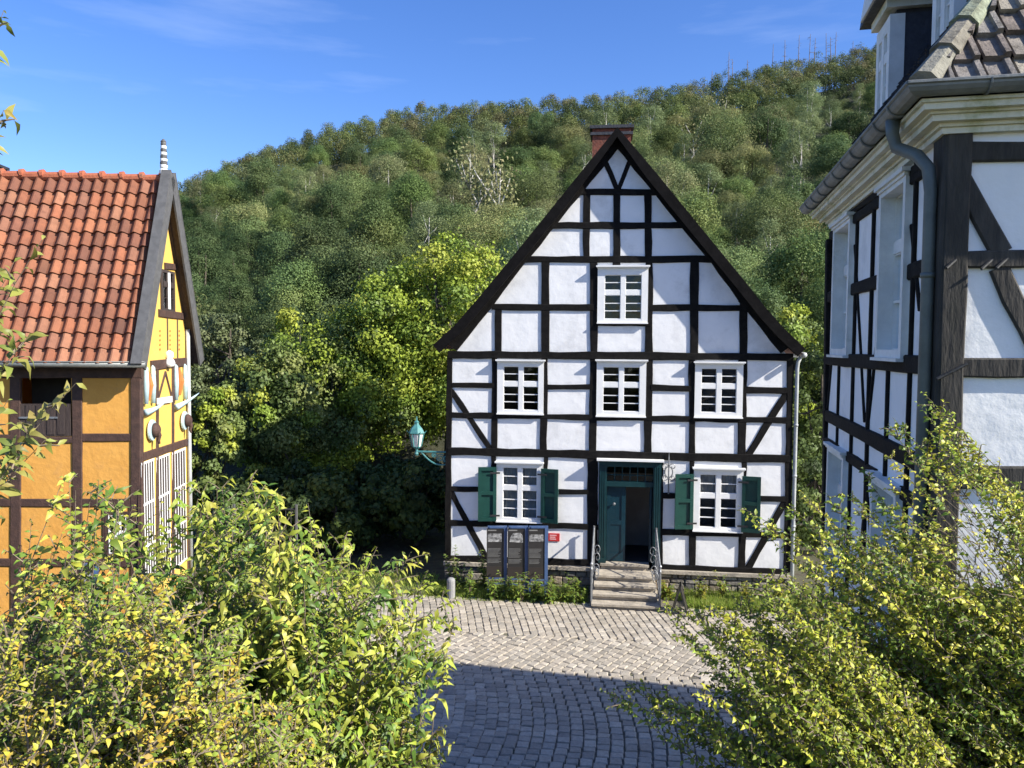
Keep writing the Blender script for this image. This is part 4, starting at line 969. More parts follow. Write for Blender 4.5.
pp = [g0, g0 + V3((0, 0, -.10)), g0 + V3((0, 0, -.20)) + fd * .03, SW.pt(lerp(.30, wx, .6), zk(7.13), .15), SW.pt(wx, zk(7.0), .10), SW.pt(wx, zk(6.8), .08), SW.pt(wx, .2, .08)]
mb.tube(pp, [.052, .045, .045, .045, .045, .043, .043], 12)
for z in (6.0, 4.7, 3.4, 2.0): mb.tube([SW.pt(wx, z, .08), SW.pt(wx, z + .035, .08)], .050, 12)
obj('downpipe', mb, M['greenzinc'], RH, RC, smooth=True)
# hipped roof with lapped flat tiles
RPT = math.tan(rad(55)); OV = .23; ZR = zk(7.52); depth_ = SL + 2 * OV; rise = depth_ / 2 * RPT
e1 = RC - fd * OV + sd * (SL + OV); e2 = RC - fd * OV - sd * OV; e3 = RC + fd * (GL + OV) - sd * OV; e4 = RC + fd * (GL + OV) + sd * (SL + OV)
zz = V3((0, 0, ZR)); rA = e2 + (fd + sd) * (depth_ / 2) + V3((0, 0, ZR + rise)); rB = e3 + (-fd * 0.0 + sd) * (depth_ / 2) + V3((0, 0, ZR + rise))
mb = MB(); mb.poly([e1 + zz, e2 + zz, rA]); mb.poly([e2 + zz, e3 + zz, rB, rA]); mb.poly([e4 + zz, e1 + zz, rA, rB]); mb.poly([e3 + zz, e4 + zz, rB]); mb.poly([e1 + zz, e4 + zz, e3 + zz, e2 + zz])
rf = obj('roof', mb, M['slate'], RH, RC)
def flat_tiles(E, U, S, Nn, L_, umin, umax, rows, g, tw, seed, pal):
    rng = random.Random(seed); mb = MB(); cols = []
    for r in range(rows):
        u = umin(r * g) - (0); k0 = math.floor(umin(r * g) / tw)
        k1 = int(umax(r * g + g * .5) / tw)
        for k in range(k0, k1):
            u0 = k * tw; c = rng.choice(pal); q = rng.uniform(.75, 1.2); jn = rng.uniform(0, .01); s0 = r * g - .04 + rng.uniform(-.012, .012); s1 = s0 + g + .05
            prof = [(.012, .0), (.018, .020), (.12, .014), (.145, .016), (.152, .042), (.19, .044), (.198, .0)]
            i0 = len(mb.v)
            for s_, lf in ((s0, .055 + jn), (s1, .012)):
                for x, h in prof: mb.v.append(tuple(E + U * max(u0 + x * tw / .21, umin(max(s_, 0)) - .02) + S * s_ + Nn * (h + lf)))
            m_ = len(prof)
            for a in range(m_ - 1): mb.f.append((i0 + a, i0 + a + 1, i0 + m_ + a + 1, i0 + m_ + a)); cols.append(tuple(v * q for v in c))
            i1 = len(mb.v)
            for x, h in prof: mb.v.append(tuple(E + U * max(u0 + x * tw / .21, umin(max(s0, 0)) - .02) + S * s0 + Nn * (.01)))
            for a in range(m_ - 1): mb.f.append((i0 + a + 1, i0 + a, i1 + a, i1 + a + 1)); cols.append(tuple(v * q * .8 for v in c))
    return mb, cols
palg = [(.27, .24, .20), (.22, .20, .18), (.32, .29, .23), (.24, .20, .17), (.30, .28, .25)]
cs = math.cos(rad(55)); Sf = (sd * cs + V3((0, 0, math.sin(rad(55))))).normalized(); Nf = (-sd * math.sin(rad(55)) + V3((0, 0, cs))).normalized()
m1, c1 = flat_tiles(e2 + zz, fd, Sf, Nf, 5, lambda s: s * cs + .03, lambda s: GL + 2 * OV - .02, 17, .26, .185, 21, palg)
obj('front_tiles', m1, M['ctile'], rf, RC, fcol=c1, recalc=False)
Ss = (fd * cs + V3((0, 0, math.sin(rad(55))))).normalized(); Ns = (-fd * math.sin(rad(55)) + V3((0, 0, cs))).normalized()
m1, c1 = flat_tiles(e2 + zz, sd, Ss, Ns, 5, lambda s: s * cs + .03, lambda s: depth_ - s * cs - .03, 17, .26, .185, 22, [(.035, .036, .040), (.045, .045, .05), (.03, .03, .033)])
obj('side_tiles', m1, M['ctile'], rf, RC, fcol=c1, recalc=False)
mb = MB(); hipd = (rA - (e2 + zz)); n_ = int(hipd.length / .33); cols = []
rng = random.Random(3)
for k in range(n_):
    a = e2 + zz + hipd * (k / n_) + V3((0, 0, .05)); b = e2 + zz + hipd * ((k + 1.12) / n_) + V3((0, 0, .045)); nf0 = len(mb.f)
    mb.tube([a, b], [.105, .08], 8); cols += [tuple(v * rng.uniform(.9, 1.15) for v in palg[k % 5])] * (len(mb.f) - nf0)
obj('hip_tiles', mb, M['ctile'], rf, RC, fcol=cols)
# dormers
for (t0, t1) in ((1.43, 1.97), (3.50, 4.05)):
    S0 = RC - fd * .29 - sd * .29; DF = Frame(S0 + fd * .68, sd, -fd); vb, vt_ = zk(8.50), zk(9.78)
    D = 1.6
    mb = MB(); mb.prism([DF.pt(t0, vb, -.02), DF.pt(t1, vb, -.02), DF.pt(t1, vt_, -.02), DF.pt(t0, vt_, -.02)], [DF.pt(t0, vb + .9, -D), DF.pt(t1, vb + .9, -D), DF.pt(t1, vt_, -D), DF.pt(t0, vt_, -D)])
    dm = obj('dormer', mb, M['slate'], RH, RC)
    window(dm, RC, DF, (t0 - .02, t1 + .02, vb - .05, vt_ - .05), (t0 + .09, t1 - .09, vb + .12, vt_ - .2), rows=(1, 2), mats=('whitew', 'glass'), nout=.05, cornice=False)
    mb = MB(); tm = (t0 + t1) / 2
    mb.boxf(DF, t0 - .08, t1 + .08, vt_, vt_ + .10, -.75, .10); obj('dormer_cornice', mb, M['cornice'], dm, RC)
    mb = MB(); q = [(t0 - .22, vt_ + .10), (t1 + .22, vt_ + .10), (tm, vt_ + .62)]; mb.extr(DF, q, -D - .2, .20); obj('dormer_roof', mb, M['slate'], dm, RC)
    mb = MB(); q = [(t0 - .06, vt_ + .12), (t1 + .06, vt_ + .12), (tm, vt_ + .46)]; mb.extr(DF, q, .20, .225); obj('pediment', mb, M['whitew'], dm, RC)
#SECTION4
# ------------------------------------------------------------------ VEGETATION
def tree_thing(name, loc, label, cat, group, rng, h, cen, R, ncl, nlf, ls, pal, mleaf, mbark, r, low=-.55, nl=7, shell=.45, clr=.34, th=None):
    t = empty(name, loc, label, cat, group)
    me, cl = crown_mesh('crown', rng, cen, R, ncl, nlf, ls, pal, mleaf, clr=clr, low=low, shell=shell)
    link('crown', me, t)
    mb = trunk_mb(rng, th or (cen[2] + R[2] * .5), r, cl, nl); obj('trunk', mb, mbark, t, (0, 0, 0), smooth=True)
    return t
# hill forest: a few kinds, every tree its own object
HP = [[(0.131, 0.191, 0.058), (0.162, 0.225, 0.068), (0.118, 0.179, 0.064), (0.194, 0.243, 0.08)],
      [(0.173, 0.225, 0.08), (0.214, 0.26, 0.097), (0.153, 0.203, 0.08), (0.241, 0.253, 0.102)],
      [(0.076, 0.121, 0.047), (0.092, 0.139, 0.052), (0.109, 0.153, 0.059)],
      [(0.185, 0.205, 0.09), (0.203, 0.212, 0.101), (0.162, 0.19, 0.079), (0.212, 0.205, 0.101)],
      [(0.191, 0.239, 0.105), (0.221, 0.268, 0.121), (0.164, 0.216, 0.095)]]
HG = ['olive green broadleaf tree in the wood on the hill', 'light green broadleaf tree in the wood on the hill', 'dark green broadleaf tree in the wood on the hill',
      'brownish green thinning tree in the wood on the hill', 'slim pale-trunked birch in the wood on the hill']
kinds = []
for k in range(10):
    rng = np.random.default_rng(100 + k); q = k % 5
    if q == 4: cen, R, ncl, nl_ = (0, 0, 7.6), (2.3, 2.3, 4.2), 40, 8500
    elif q == 3: cen, R, ncl, nl_ = (0, 0, 7.0), (3.2, 3.0, 4.2), 58, 14000
    else: cen, R, ncl, nl_ = (0, 0, 6.6), [(3.0, 2.8, 5.4), (4.3, 3.8, 4.2), (3.5, 3.2, 5.0), (3.9, 3.3, 4.6), (2.7, 2.9, 5.6), (3.6, 4.2, 4.4)][(k * 5 + k // 5) % 6], [70, 38, 52][k % 3], 21000
    kinds.append((q, cen, R, ncl, nl_, rng))
spots = []; margin = []
y = 33.0; row = 0; rngp = random.Random(4)
while y < 143:
    sp = (3.0 + (y - 30) * .010) * (1 if y < 112 else .85); x0, x1 = -.60 * y, .70 * y; x = x0 + (row % 2) * sp * .5
    while x < x1:
        X = x + rngp.uniform(-.32, .32) * sp; Y = y + rngp.uniform(-.35, .35) * sp; px = 512 + 770 * X / Y
        lowest = 344 - 770 * (hill_z(X, Y) + 7.5 - 5.5) / Y     # top of the crown in view?
        hid = lowest > 290 and 430 < px < 800 or (lowest > 300 and px < 400)
        if 172 < px < 872 and not hid: spots.append((X, Y))
        elif 60 < px < 172 or 872 < px < 1040: margin.append((X, Y))
        x += sp
    y += sp * (1.05 + (y - 30) * .009); row += 1
spots.sort(key=lambda p: p[1])
NIND = 282
protos = {}
for si, (X, Y) in enumerate(spots):
    if si >= NIND: break
    px = 512 + 770 * X / Y; far = (Y - 30) / 110
    # kinds gather in patches: birches and brown trees above the house, dark ones to the left, massed nearest so leaf colour stands in for deep shadow
    wts = [.25, .1, 3, .1, .1] if px < 345 and Y < 62 else [1.0, .9 + (px > 600) * .5, (1.7 if px < 420 else .6) * (1.2 - .6 * far), .5 + .5 * (420 < px < 640) * (far > .3), .35 + .8 * (420 < px < 860) * (far < .75)]
    q = rngp.choices(range(5), wts)[0]; k = q + 5 * rngp.randrange(2); z = hill_z(X, Y) - .2
    if k not in protos:
        qq, cen, R, ncl, nl_, rng = kinds[k]
        t = tree_thing('birch_tree' if q == 4 else 'broadleaf_tree', (X, Y, z), HG[q], 'tree', 'trees of the wood on the hill', rng, 12, cen, R, ncl, nl_, .125 if q != 4 else .12, HP[q], M['tree'], M['birch'] if q >= 3 else M['bark'], .24 if q < 4 else .17, low=-.8, nl=9 if q >= 3 else 6)
        protos[k] = t
    else:
        t = copy_tree(protos[k]); t.location = (X, Y, z)
    s = rngp.choice((rngp.uniform(.44, .58), rngp.uniform(.55, .80))) if Y < 105 else rngp.uniform(.46, .74); t.scale = (s * rngp.uniform(.9, 1.1), s, s * rngp.uniform(.82, 1.08)); t.rotation_euler = (0, 0, rngp.uniform(0, 6.28))
    if k in protos and protos[k] is not t: tag(t, HG[q], 'tree', 'trees of the wood on the hill')
# past the nearest three hundred the wood reads as one mass
rest = spots[NIND:] + margin
if rest:
    rng = np.random.default_rng(77); Cn, Nn_, Cl = [], [], []
    for (X, Y) in rest:
        z = hill_z(X, Y); q = rng.choice(5, p=[.32, .28, .14, .16, .10]); R_ = np.array([2.2, 2.1, 3.0]) * rng.uniform(.75, 1.15) * rng.uniform(.85, 1.15, 3); c0 = np.array([X, Y, z + 4.0])
        d = unit(rng.normal(size=(26, 3))); cl = c0 + d * R_ * .72; k = rng.integers(0, 26, 2600); ldd = unit(rng.normal(size=(2600, 3)) + [0, 0, .25]); Cn.append(cl[k] + ldd * rng.uniform(.5, 1.1, (2600, 1)) * .8); Nn_.append(unit(ldd + rng.normal(size=(2600, 3)) * .4)); pl_ = np.array(HP[q]); Cl.append(pl_[rng.integers(0, len(pl_), 26)[k]] * rng.uniform(.75, 1.2, (2600, 1)) * rng.uniform(.8, 1.2))
    Cn, Nn_, Cl = map(np.concatenate, (Cn, Nn_, Cl)); n = len(Cn)
    tag(link('far_wood', leaf_mesh('far_wood', Cn, np.cross(Nn_, rng.normal(size=(n, 3))), Nn_, .17 * rng.uniform(.7, 1.4, n), .13 * np.ones(n), Cl, M['tree'])), kind='stuff')
print('hill', len(spots))
# tall pale bare-stemmed birches that stand out
def pale_tree(px, pyb, pyt, Y, label):
    b = atY(px, pyb, Y); tp = atY(px + 2, pyt, Y); z0 = hill_z(b.x, Y) - .3; h = tp.z - z0; rng = np.random.default_rng(int(px)); R_ = random.Random(int(px))
    t = empty('birch_tree', (b.x, Y, z0), label, 'tree'); mb = MB()
    main = [V3((R_.uniform(-.15, .15) * i, R_.uniform(-.1, .1) * i, h * i / 6)) for i in range(7)]; mb.tube(main, [.19 * (1 - i / 7.5) for i in range(7)], 7); tips = []
    for j in range(9):
        i = R_.randrange(3, 6); a = R_.uniform(0, 6.28); l = R_.uniform(1.2, 2.6); p1 = main[i] + V3((math.cos(a) * l * .4, math.sin(a) * l * .4, l * .6)); p2 = p1 + V3((math.cos(a) * l * .3, math.sin(a) * l * .3, l * .6)); mb.tube([main[i], p1, p2], [.085, .05, .015], 5); tips += [p1, p2]
    obj('trunk', mb, M['birch'], t, (0, 0, 0), smooth=True)
    c = np.array([tips[R_.randrange(len(tips))] for _ in range(520)]) + rng.normal(size=(520, 3)) * .62; nor = rng.normal(size=(520, 3)) + np.array([0, 0, .5])
    link('crown', leaf_mesh('crown', c, rng.normal(size=(520, 3)) - np.array([0, 0, .6]), nor, .30 * np.ones(520), .2 * np.ones(520), np.array(HP[3])[rng.integers(0, 4, 520)], M['tree']), t)
pale_tree(473, 268, 175, 62, 'bare pale birch leaning right of the bright tree, left of the house gable'); pale_tree(495, 262, 178, 60, 'pale birch with forked bare stem nearest the left slope of the house gable')
pale_tree(718, 168, 112, 100, 'pale forked birch standing alone amid the wood right of the chimney'); pale_tree(690, 190, 132, 92, 'slender pale birch on the hill just right of the house gable')
# dead spruces along the crest
SP = [(712, 76, .4), (729, 57, 1.4), (733, 64, .9), (748, 65, .4), (773, 49, .3), (785.5, 45, .4), (799.5, 40, .3), (810, 39, 1), (814.5, 43, .7), (827, 38, 1), (831, 42, .9), (836, 37, .5), (853, 46, .5)]
for i, (px, py, br) in enumerate(SP):
    Y = 138 + (i * 7 % 5) * 1.9; tp = atY(px, py - 5, Y); z0 = hill_z(tp.x, Y) - .3; h = tp.z - z0; R_ = random.Random(i + 60)
    mb = MB(); mb.tube([V3((0, 0, 0)), V3((R_.uniform(-.1, .1), 0, h * .5)), V3((R_.uniform(-.2, .2), 0, h))], [.13, .10, .035], 5)
    t = empty('dead_spruce', (tp.x, Y, z0), ('bare dead spruce with broken side branches on the crest of the hill' if br > .7 else 'thin bare dead spruce pole on the crest of the hill'), 'tree', 'dead spruces on the hill crest')
    for j in range(int(14 * br) + 6):
        z = h * R_.uniform(.45, .97); a = R_.uniform(0, 6.28); l = (1 - z / h) * 2.2 * br + .35; mb.tube([V3((0, 0, z)), V3((math.cos(a) * l, math.sin(a) * l, z - .15 * l))], [.03, .012], 4)
    obj('trunk', mb, M['deadwood'], t, (0, 0, 0))
# a few crowns behind them so that the crest is ragged
# near trees around the houses
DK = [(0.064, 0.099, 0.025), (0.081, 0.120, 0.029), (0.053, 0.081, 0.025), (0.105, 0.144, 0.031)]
BR = [(.29, .37, .048), (.34, .41, .056), (.22, .31, .046), (.39, .43, .07), (.17, .25, .042)]
MG = [(0.164, 0.219, 0.061), (0.198, 0.256, 0.070), (0.131, 0.185, 0.055), (0.232, 0.266, 0.079)]
GY = [(0.150, 0.185, 0.081), (0.176, 0.202, 0.091), (0.124, 0.157, 0.070)]
def near_tree(px, pyt, wpx, Y, pal, label, ncl, nlf, ls, zlow=.6, seed=0, bark='bark', name='leafy_tree', cat='tree', shell=.35, dpt=.9, clr=.21):
    top = atY(px, pyt, Y); R0 = wpx / 2 / 770 * Y; h = top.z; zc = (h + zlow) / 2; Rz = (h - zlow) / 2
    return tree_thing(name, (top.x, Y, 0), label, cat, None, np.random.default_rng(seed), h, (0, 0, zc), (R0, R0 * dpt, Rz), ncl, nlf, ls, pal, M['mid'], M[bark], .06 + .02 * h, low=-.95, nl=10, shell=shell, clr=clr, th=h * .8)
near_tree(447, 224, 165, 28.5, BR, 'sunlit yellow-green tree rising directly left of the house roof', 150, 42000, .115, 1.2, 1)
near_tree(392, 258, 140, 28.0, BR + BR[:3] + MG[:1], 'yellowish green tree on the left of the brightest tree beside the white house', 130, 32000, .115, 1.0, 2)
near_tree(335, 312, 165, 28.0, MG + BR[:3], 'broad tree between yellow gable and white house, its lower half in deep shade', 140, 34000, .105, .3, 3)
near_tree(268, 338, 120, 24.0, MG + DK[:2] + BR[2:4], 'bushy tree right of the yellow gable with dark inner foliage', 100, 22000, .105, .2, 4)
near_tree(226, 290, 92, 31, GY, 'grey-green rounded tree above the yellow gable end', 70, 17000, .11, .5, 5)
near_tree(208, 372, 76, 21.0, BR[1:4] + MG, 'fresh green small tree directly right of the yellow gable wall', 70, 16000, .10, .3, 6)
near_tree(300, 298, 100, 30, BR[1:4] + MG, 'mid-green tree behind the broad shaded tree, left of centre', 60, 15000, .12, .5, 7)
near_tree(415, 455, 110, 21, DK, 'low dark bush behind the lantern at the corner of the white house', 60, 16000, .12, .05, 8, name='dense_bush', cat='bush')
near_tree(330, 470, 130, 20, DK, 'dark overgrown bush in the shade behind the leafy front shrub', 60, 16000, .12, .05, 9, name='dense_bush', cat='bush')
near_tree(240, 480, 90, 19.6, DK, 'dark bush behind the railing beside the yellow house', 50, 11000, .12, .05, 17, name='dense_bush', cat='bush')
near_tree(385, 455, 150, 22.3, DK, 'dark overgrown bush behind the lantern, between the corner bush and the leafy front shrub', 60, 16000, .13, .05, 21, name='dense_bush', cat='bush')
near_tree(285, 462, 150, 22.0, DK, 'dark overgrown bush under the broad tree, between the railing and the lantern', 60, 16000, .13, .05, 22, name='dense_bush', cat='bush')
near_tree(792, 292, 120, 29, BR + MG[:2], 'yellow-green tree in the gap right of the white house', 70, 20000, .12, .5, 10)
near_tree(815, 262, 90, 36, GY + MG[:1], 'rounded grey-green tree seen above the gap between the two white houses', 50, 13000, .13, .5, 11)
near_tree(818, 345, 95, 24, MG + DK, 'dark ivy-like tree filling the gap between the two white houses', 60, 17000, .11, .1, 12)
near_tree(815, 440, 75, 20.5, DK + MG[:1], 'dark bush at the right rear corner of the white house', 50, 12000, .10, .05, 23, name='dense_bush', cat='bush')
near_tree(745, 300, 80, 33, MG, 'green tree behind the right slope of the white house roof', 50, 11000, .13, .5, 13)

# railing beside the yellow house
a = atY(203, 510, 18.4); a.z = 0; fnc = empty('iron_railing', a, 'dark iron railing beyond the corner of the yellow house', 'fence'); 
for k in range(4):
    mb = MB(); x = a.x + k * .75; mb.tube([V3((x, a.y, -.05)), V3((x, a.y, 1.62))], .035, 6); obj('post', mb, M['verge'], fnc, a)
for z in (.35, .9, 1.5): mb = MB(); mb.tube([V3((a.x, a.y, z)), V3((a.x + 2.25, a.y, z))], .022, 5); obj('rail', mb, M['ironb'], fnc, a)
for k in range(17): mb = MB(); x = a.x + .12 + k * .125; mb.tube([V3((x, a.y, .3)), V3((x, a.y, 1.55))], .010, 4); obj('bar', mb, M['ironb'], fnc, a)

# grass strip and weeds along the house
def grass():
    rng = np.random.default_rng(31); P_ = []; H = []
    def add(n, u0, u1, n0, n1, h):
        u = rng.uniform(u0, u1, n); q = rng.uniform(n0, n1, n) ; 
        for a_, b_ in zip(u, q): p = F.pt(a_, 0, b_); P_.append((p.x, p.y, 0.0))
        H.extend(h * rng.uniform(.5, 1.5, n))
    add(11000, -4.2, -.72, .10, .98, .13); add(1500, -4.4, -.8, .92, 1.12, .05); add(9000, 1.4, 4.4, .10, .98, .17); add(700, .95, 1.35, .12, .5, .08); add(600, .95, 4.3, .9, 1.1, .04); add(2500, -7, -4.2, -.5, 1.0, .12)
    n = len(P_); tip = rng.normal(size=(n, 3)) * .32 + np.array([0, 0, 1.0]); nor = rng.normal(size=(n, 3)); nor[:, 2] = 0.3
    pal = np.array([(.26, .36, .055), (.32, .41, .07), (.20, .30, .05), (.38, .40, .12)])
    me = leaf_mesh('grass_strip', np.array(P_), tip, nor, np.array(H), np.full(n, .014), pal[rng.integers(0, 4, n)] * rng.uniform(.8, 1.2, (n, 1)), M['grass'], droop=.2)
    tag(link('grass_strip', me), kind='stuff')
grass()
def weed(u, n_, h, seed, label, pal, wide=.16):
    rng = np.random.default_rng(seed); p = F.pt(u, 0, n_); t = empty('wild_plant', (p.x, p.y, 0), label, 'plant', 'wild plants along the house wall'); mb = MB(); C = []; Tp = []; Nr = []; Ls = []
    for s in range(int(rng.integers(5, 9))):
        a = rng.uniform(0, 6.28); tip = V3((math.cos(a) * wide * rng.uniform(.3, 1.3), math.sin(a) * wide * rng.uniform(.3, 1.3), h * rng.uniform(.6, 1.1))); b = V3((tip.x * .2, tip.y * .2, 0)); m_ = V3((tip.x * .45, tip.y * .45, tip.z * .6)); mb.tube([b, m_, tip], [.006, .005, .002], 4)
        for q in range(20):
            t_ = rng.uniform(.12, 1); c = (b.lerp(m_, t_ * 2) if t_ < .5 else m_.lerp(tip, t_ * 2 - 1)); a2 = rng.uniform(0, 6.28); C.append(c); Tp.append((math.cos(a2), math.sin(a2), rng.uniform(-.1, .7))); Nr.append((math.cos(a2) * -.3, math.sin(a2) * -.3, 1)); Ls.append(.135 * (1.25 - .7 * t_) * rng.uniform(.7, 1.3))
    obj('stems', mb, M['stem'], t, (0, 0, 0)); n = len(C); pl2 = np.array(pal)
    link('leaves', leaf_mesh('leaves', np.array(C), np.array(Tp), np.array(Nr), np.array(Ls), np.array(Ls) * .42, pl2[rng.integers(0, len(pl2), n)] * rng.uniform(.8, 1.25, (n, 1)), M['leaf'], fine=True, droop=.3), t)
WG = [(.17, .26, .045), (.22, .30, .05), (.13, .20, .045)]
WY = [(.24, .24, .035), (.30, .27, .04), (.16, .19, .03)]
k = 0
for u, n_, h in ((-3.55, .55, .75), (-3.25, .85, .6), (-3.0, .35, .85), (-2.72, 1.0, .5), (-2.45, .95, .62), (-2.1, 1.05, .7), (-1.8, .98, .55), (-1.5, 1.06, .6), (-1.2, .9, .42), (-1.05, .5, .5), (-3.75, .3, .9), (-.9, .95, .3)):
    weed(u, n_, h, 300 + k, 'leafy green wild plant growing along the foot of the white house by the information boards', WG + WY[2:]); k += 1
for u, n_, h in ((1.02, .35, .36), (1.75, .55, .55), (2.2, .4, .62), (2.7, .6, .5), (3.3, .5, .5)):
    weed(u, n_, h, 330 + k, 'yellowish wild plant at the stone foot of the house, right of the steps', WY + WG[:1]); k += 1

# ---- foreground shrubs: arching stems, side twigs, single leaves
def inpoly(x, y, pg):
    c = False; n = len(pg); j = n - 1
    for i in range(n):
        if (pg[i][1] > y) != (pg[j][1] > y) and x < (pg[j][0] - pg[i][0]) * (y - pg[i][1]) / (pg[j][1] - pg[i][1]) + pg[i][0]: c = not c
        j = i
    return c
def shrub(label, root, rspread, tips, seed, leaf, pal, twigs=(5, 9), tl=(.10, .28), spacing=.03, stem_r=.011, t0=.4, droop=.35, wr=.42, bare=0.0, up=.5, name='shrub', bunch=1.0, lr=None, hang=.3, holes=()):
    R_ = random.Random(seed); rng = np.random.default_rng(seed); mb = MB(); C = []; TP = []; NR = []; LS = []; CI = []
    base = V3((root[0], root[1], bank(root[0], root[1])))
    t = empty(name, base, label, 'shrub'); pal = np.array(pal)
    def thin(p):
        """a sparser pocket in the crown"""
        return any((p - h).length < r for h, r in holes)
    def putleaf(p, d, ci, sc=1.0):
        if thin(p) and R_.random() < .8: return
        C.append(p); TP.append((d + V3((R_.gauss(0, .35), R_.gauss(0, .35), R_.gauss(0, .35) - hang)))); NR.append(V3((R_.gauss(.4, .5), R_.gauss(-.5, .5), .75))); LS.append(leaf * R_.choice((R_.uniform(.4, .8), R_.uniform(.75, 1.2), R_.uniform(.9, 1.45))) * sc); CI.append(ci)
    for (tip, sc) in tips:
        a = R_.uniform(0, 6.28); rr = rspread * math.sqrt(R_.random()); bx, by = base.x + math.cos(a) * rr, base.y + math.sin(a) * rr * .6; b = V3((bx, by, bank(bx, by) - .05))
        ctl = b.lerp(tip, .38) + V3((0, 0, up * (tip - b).length * .35)); L_ = (tip - b).length; ns = 12; pts = []
        for i in range(ns + 1):
            u = i / ns; p = b * (1 - u) ** 2 + ctl * 2 * u * (1 - u) + tip * u * u; w_ = math.sin(u * math.pi); pts.append(p + V3((R_.gauss(0, .012), R_.gauss(0, .012), R_.gauss(0, .012))) * w_)
        mb.tube(pts, [stem_r * (1 - .85 * i / ns) for i in range(ns + 1)], 5); ci0 = R_.randrange(len(pal))
        def along(u): f = u * ns; i = min(int(f), ns - 1); return pts[i].lerp(pts[i + 1], f - i), (pts[i + 1] - pts[i]).normalized()
        # leaves on the leader's end
        n_end = int(L_ * (1 - t0) / spacing / 1.3)
        for q in range(n_end):
            p, d = along(1 - (1 - t0) * q / max(n_end, 1)); s = 1 if q % 2 else -1; sd_ = d.cross(V3((R_.gauss(0, .5), R_.gauss(0, .5), 1))).normalized() * s
            putleaf(p, sd_ + d * .5, ci0, .55 + .45 * min(1, q / 5))
        for k in range(R_.randint(*twigs)):
            u = t0 + (1 - t0) * R_.random() ** .8; p, d = along(u); a2 = R_.uniform(0, 6.28); o = d.orthogonal().normalized(); o2 = d.cross(o); dr_ = (d * .7 + (o * math.cos(a2) + o2 * math.sin(a2)) * .9 + V3((0, 0, .25))).normalized(); tl_ = R_.uniform(*tl) * (1.15 - .5 * u); e = p + dr_ * tl_ + V3((0, 0, -.12 * tl_)); m_ = p.lerp(e, .5) + V3((0, 0, .05 * tl_))
            if holes and thin(e) and R_.random() < .85: continue
            mb.tube([p, m_, e], [.0042, .0032, .0014], 4, cap=False)
            ci = ci0 if R_.random() < .7 else R_.randrange(len(pal)); nl = max(3, int(tl_ / spacing * bunch))
            for q in range(nl):
                v = (q + .6) / nl
                if v < bare: continue
                pp = p.lerp(m_, v * 2) if v < .5 else m_.lerp(e, v * 2 - 1); s = 1 if q % 2 else -1; sd_ = dr_.cross(V3((R_.gauss(0, .5), R_.gauss(0, .5), 1))).normalized() * s
                putleaf(pp, sd_ + dr_ * .6, ci, 1 - .35 * v)
    obj('stems', mb, M['stem'], t, base); n = len(C)
    me = leaf_mesh('leaves', np.array([tuple(c - base) for c in C]), np.array([tuple(c) for c in TP]), np.array([tuple(c) for c in NR]), np.array(LS), np.array(LS) * wr, pal[np.array(CI)] * rng.uniform(.72, 1.3, (n, 1)) * (1 + rng.normal(size=(n, 3)) * .05), M['leaf'], fine=True, droop=droop * rng.uniform(.2, 1.9, (n, 1)), fold=rng.uniform(.02, .34, (n, 1)))
    link('leaves', me, t); print(label[:30], n)
    return t
def tips_in(pg, n, d0, d1, seed, rim=None, sc=1.0):
    R_ = random.Random(seed); xs = [p[0] for p in pg]; ys = [p[1] for p in pg]; out = []
    while len(out) < n:
        x, y = R_.uniform(min(xs), max(xs)), R_.uniform(min(ys), max(ys))
        if inpoly(x, y, pg): out.append((atY(x, y, R_.uniform(d0, d1)), 1))
    if rim:
        for (x, y) in rim: out.append((atY(x + R_.uniform(-2, 2), y, R_.uniform(d0, d1)), 1))
    return out
YG = [(0.267, 0.314, 0.038), (0.327, 0.361, 0.046), (0.198, 0.275, 0.036), (0.396, 0.408, 0.07), (0.138, 0.209, 0.034), (0.103, 0.171, 0.03)]
YA = [(0.327, 0.342, 0.042), (0.396, 0.389, 0.05), (0.249, 0.304, 0.042), (0.172, 0.237, 0.036), (0.43, 0.399, 0.055), (0.43, 0.314, 0.045), (0.129, 0.19, 0.032)]
YR = [(0.344, 0.356, 0.038), (0.413, 0.418, 0.044), (0.249, 0.304, 0.034), (0.464, 0.456, 0.06), (0.172, 0.237, 0.028), (0.12, 0.18, 0.026)]
# A: broad shrub with hanging pointed leaves, middle left
pgB = [(150, 530), (215, 500), (250, 500), (268, 505), (300, 525), (330, 525), (350, 555), (380, 562), (400, 590), (428, 590), (440, 618), (418, 655), (412, 690), (425, 730), (435, 790), (180, 790), (130, 620)]
rimB = [(215, 488), (222, 487), (250, 478), (262, 490), (278, 500), (306, 503), (312, 520), (345, 540), (352, 545), (365, 552), (378, 547), (392, 558), (412, 552), (428, 570), (445, 590), (455, 622), (450, 640), (436, 650), (440, 735), (444, 750), (436, 765), (195, 480), (180, 492), (190, 505), (160, 500), (135, 505), (112, 500), (330, 545), (420, 640), (232, 512), (240, 500)]
shrub('tall leafy shrub with hanging pointed yellow-green leaves, right half of the left foreground', (-1.35, 4.1), .9, tips_in(pgB, 280, 3.7, 5.4, 1, rimB), 1, .070, YG, (13, 19), (.10, .26), .021, .008, .42, .5, .36, hang=.65, up=.55)
# B: yellowing small-leaved shrub, bottom left
pgA = [(-40, 640), (30, 620), (80, 600), (120, 575), (160, 580), (200, 600), (250, 640), (290, 690), (330, 740), (350, 800), (-40, 800)]
shrub('low autumn-yellow shrub with small leaves and bare grey stems in the bottom left corner', (-1.5, 2.5), .75, tips_in(pgA, 270, 2.7, 3.9, 2, [(20, 600), (50, 575), (95, 560)]), 2, .029, YA, (16, 22), (.07, .20), .012, .006, .42, .3, .55, hang=.15, up=.35)
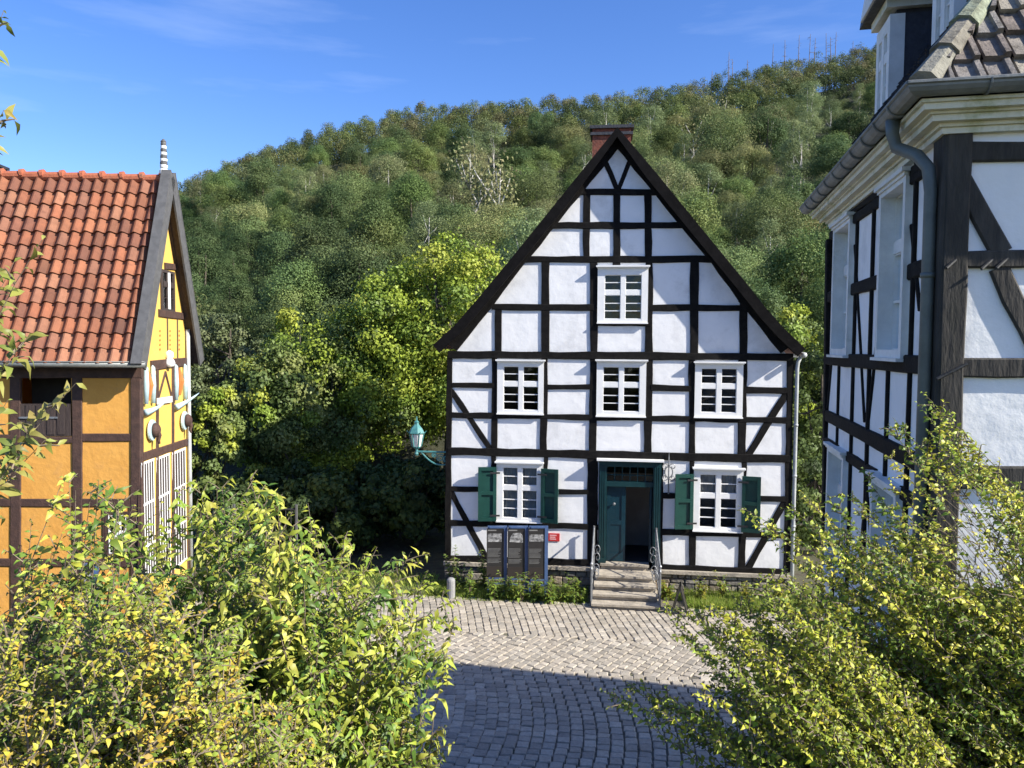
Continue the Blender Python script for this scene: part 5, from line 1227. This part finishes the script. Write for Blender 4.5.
# C: thin upright shoots before the yellow wall
pgC = [(-10, 600), (30, 560), (60, 500), (95, 510), (120, 520), (150, 520), (150, 620), (60, 640), (-10, 650)]
shrub('loose shrub with upright shoots before the yellow wall', (-2.45, 3.6), .5, tips_in(pgC, 46, 3.4, 4.4, 3, [(62, 478), (68, 482), (75, 490), (92, 492), (100, 480), (118, 500), (125, 495), (30, 520), (20, 545), (132, 505)]), 3, .052, YA[:5] + YG, (6, 10), (.08, .22), .026, .008, .5, .4, .5, hang=.3)
# D: twig tree leaning in from the left edge
tD = [(atY(x, y, d), 1) for x, y, d in ((42, 240, 2.3), (30, 335, 2.3), (76, 383, 2.3), (58, 395, 2.4), (28, 432, 2.3), (45, 440, 2.4), (4, 110, 2.3), (4, 10, 2.3), (14, 262, 2.4), (20, 350, 2.35), (12, 472, 2.4), (8, 400, 2.3))]
shrub('tall sapling whose leafy twigs reach in from the left edge before the tiled roof', (-2.25, 2.3), .15, tD, 4, .058, [(.12, .15, .03), (.17, .19, .04), (.22, .23, .05), (.26, .24, .06)], (2, 4), (.05, .11), .026, .0055, .72, .4, .42, up=.9, name='sapling', hang=.1)
# E: main right shrub
pgE = [(930, 425), (955, 440), (985, 475), (1060, 510), (1060, 810), (800, 810), (790, 700), (770, 600), (805, 545), (800, 515), (840, 505), (880, 520), (905, 490), (905, 450)]
rimE = [(924, 392), (930, 405), (940, 418), (918, 402), (948, 430), (965, 432), (978, 455), (990, 470), (1010, 490), (892, 418), (900, 432), (905, 445), (888, 424), (870, 495), (876, 505), (890, 480), (840, 492), (852, 496), (828, 500), (800, 492), (806, 498), (788, 505), (738, 506), (745, 514), (755, 520), (765, 528), (780, 535), (790, 515), (1020, 590 - 90), (862, 470), (885, 455)]
shrub('large yellow-green small-leaved shrub filling the lower right corner', (3.9, 3.7), .7, tips_in(pgE, 460, 3.5, 4.9, 5, rimE), 5, .030, YR, (28, 40), (.04, .14), .0105, .006, .30, .3, .58, hang=.1, up=.30, holes=tuple((atY(x, y, Y), .17) for Y in (3.6, 3.9, 4.2, 4.5, 4.8) for x, y in ((975, 545), (985, 565), (960, 512))))
# F: looser darker shrub reaching left over the square
pgF = [(690, 612), (735, 600), (775, 570), (840, 590), (890, 700), (880, 810), (735, 810), (728, 760), (700, 720), (650, 700), (690, 690), (725, 680), (735, 650), (700, 640)]
rimF = [(602, 688), (610, 692), (622, 692), (632, 688), (645, 690), (660, 690), (672, 700), (655, 708), (690, 712), (700, 690), (715, 675), (665, 602), (668, 610), (672, 622), (680, 635), (690, 640), (700, 650), (715, 645), (690, 610), (705, 605), (720, 740), (728, 752), (745, 585), (730, 590)]
shrub('looser shrub with darker lower leaves reaching left over the paved square', (2.5, 3.5), .5, tips_in(pgF, 230, 3.1, 4.3, 6, rimF), 6, .029, YR[:3] + [(.20, .24, .03), (.16, .20, .03)], (24, 34), (.04, .13), .0105, .005, .32, .3, .58, hang=.1, up=.28)
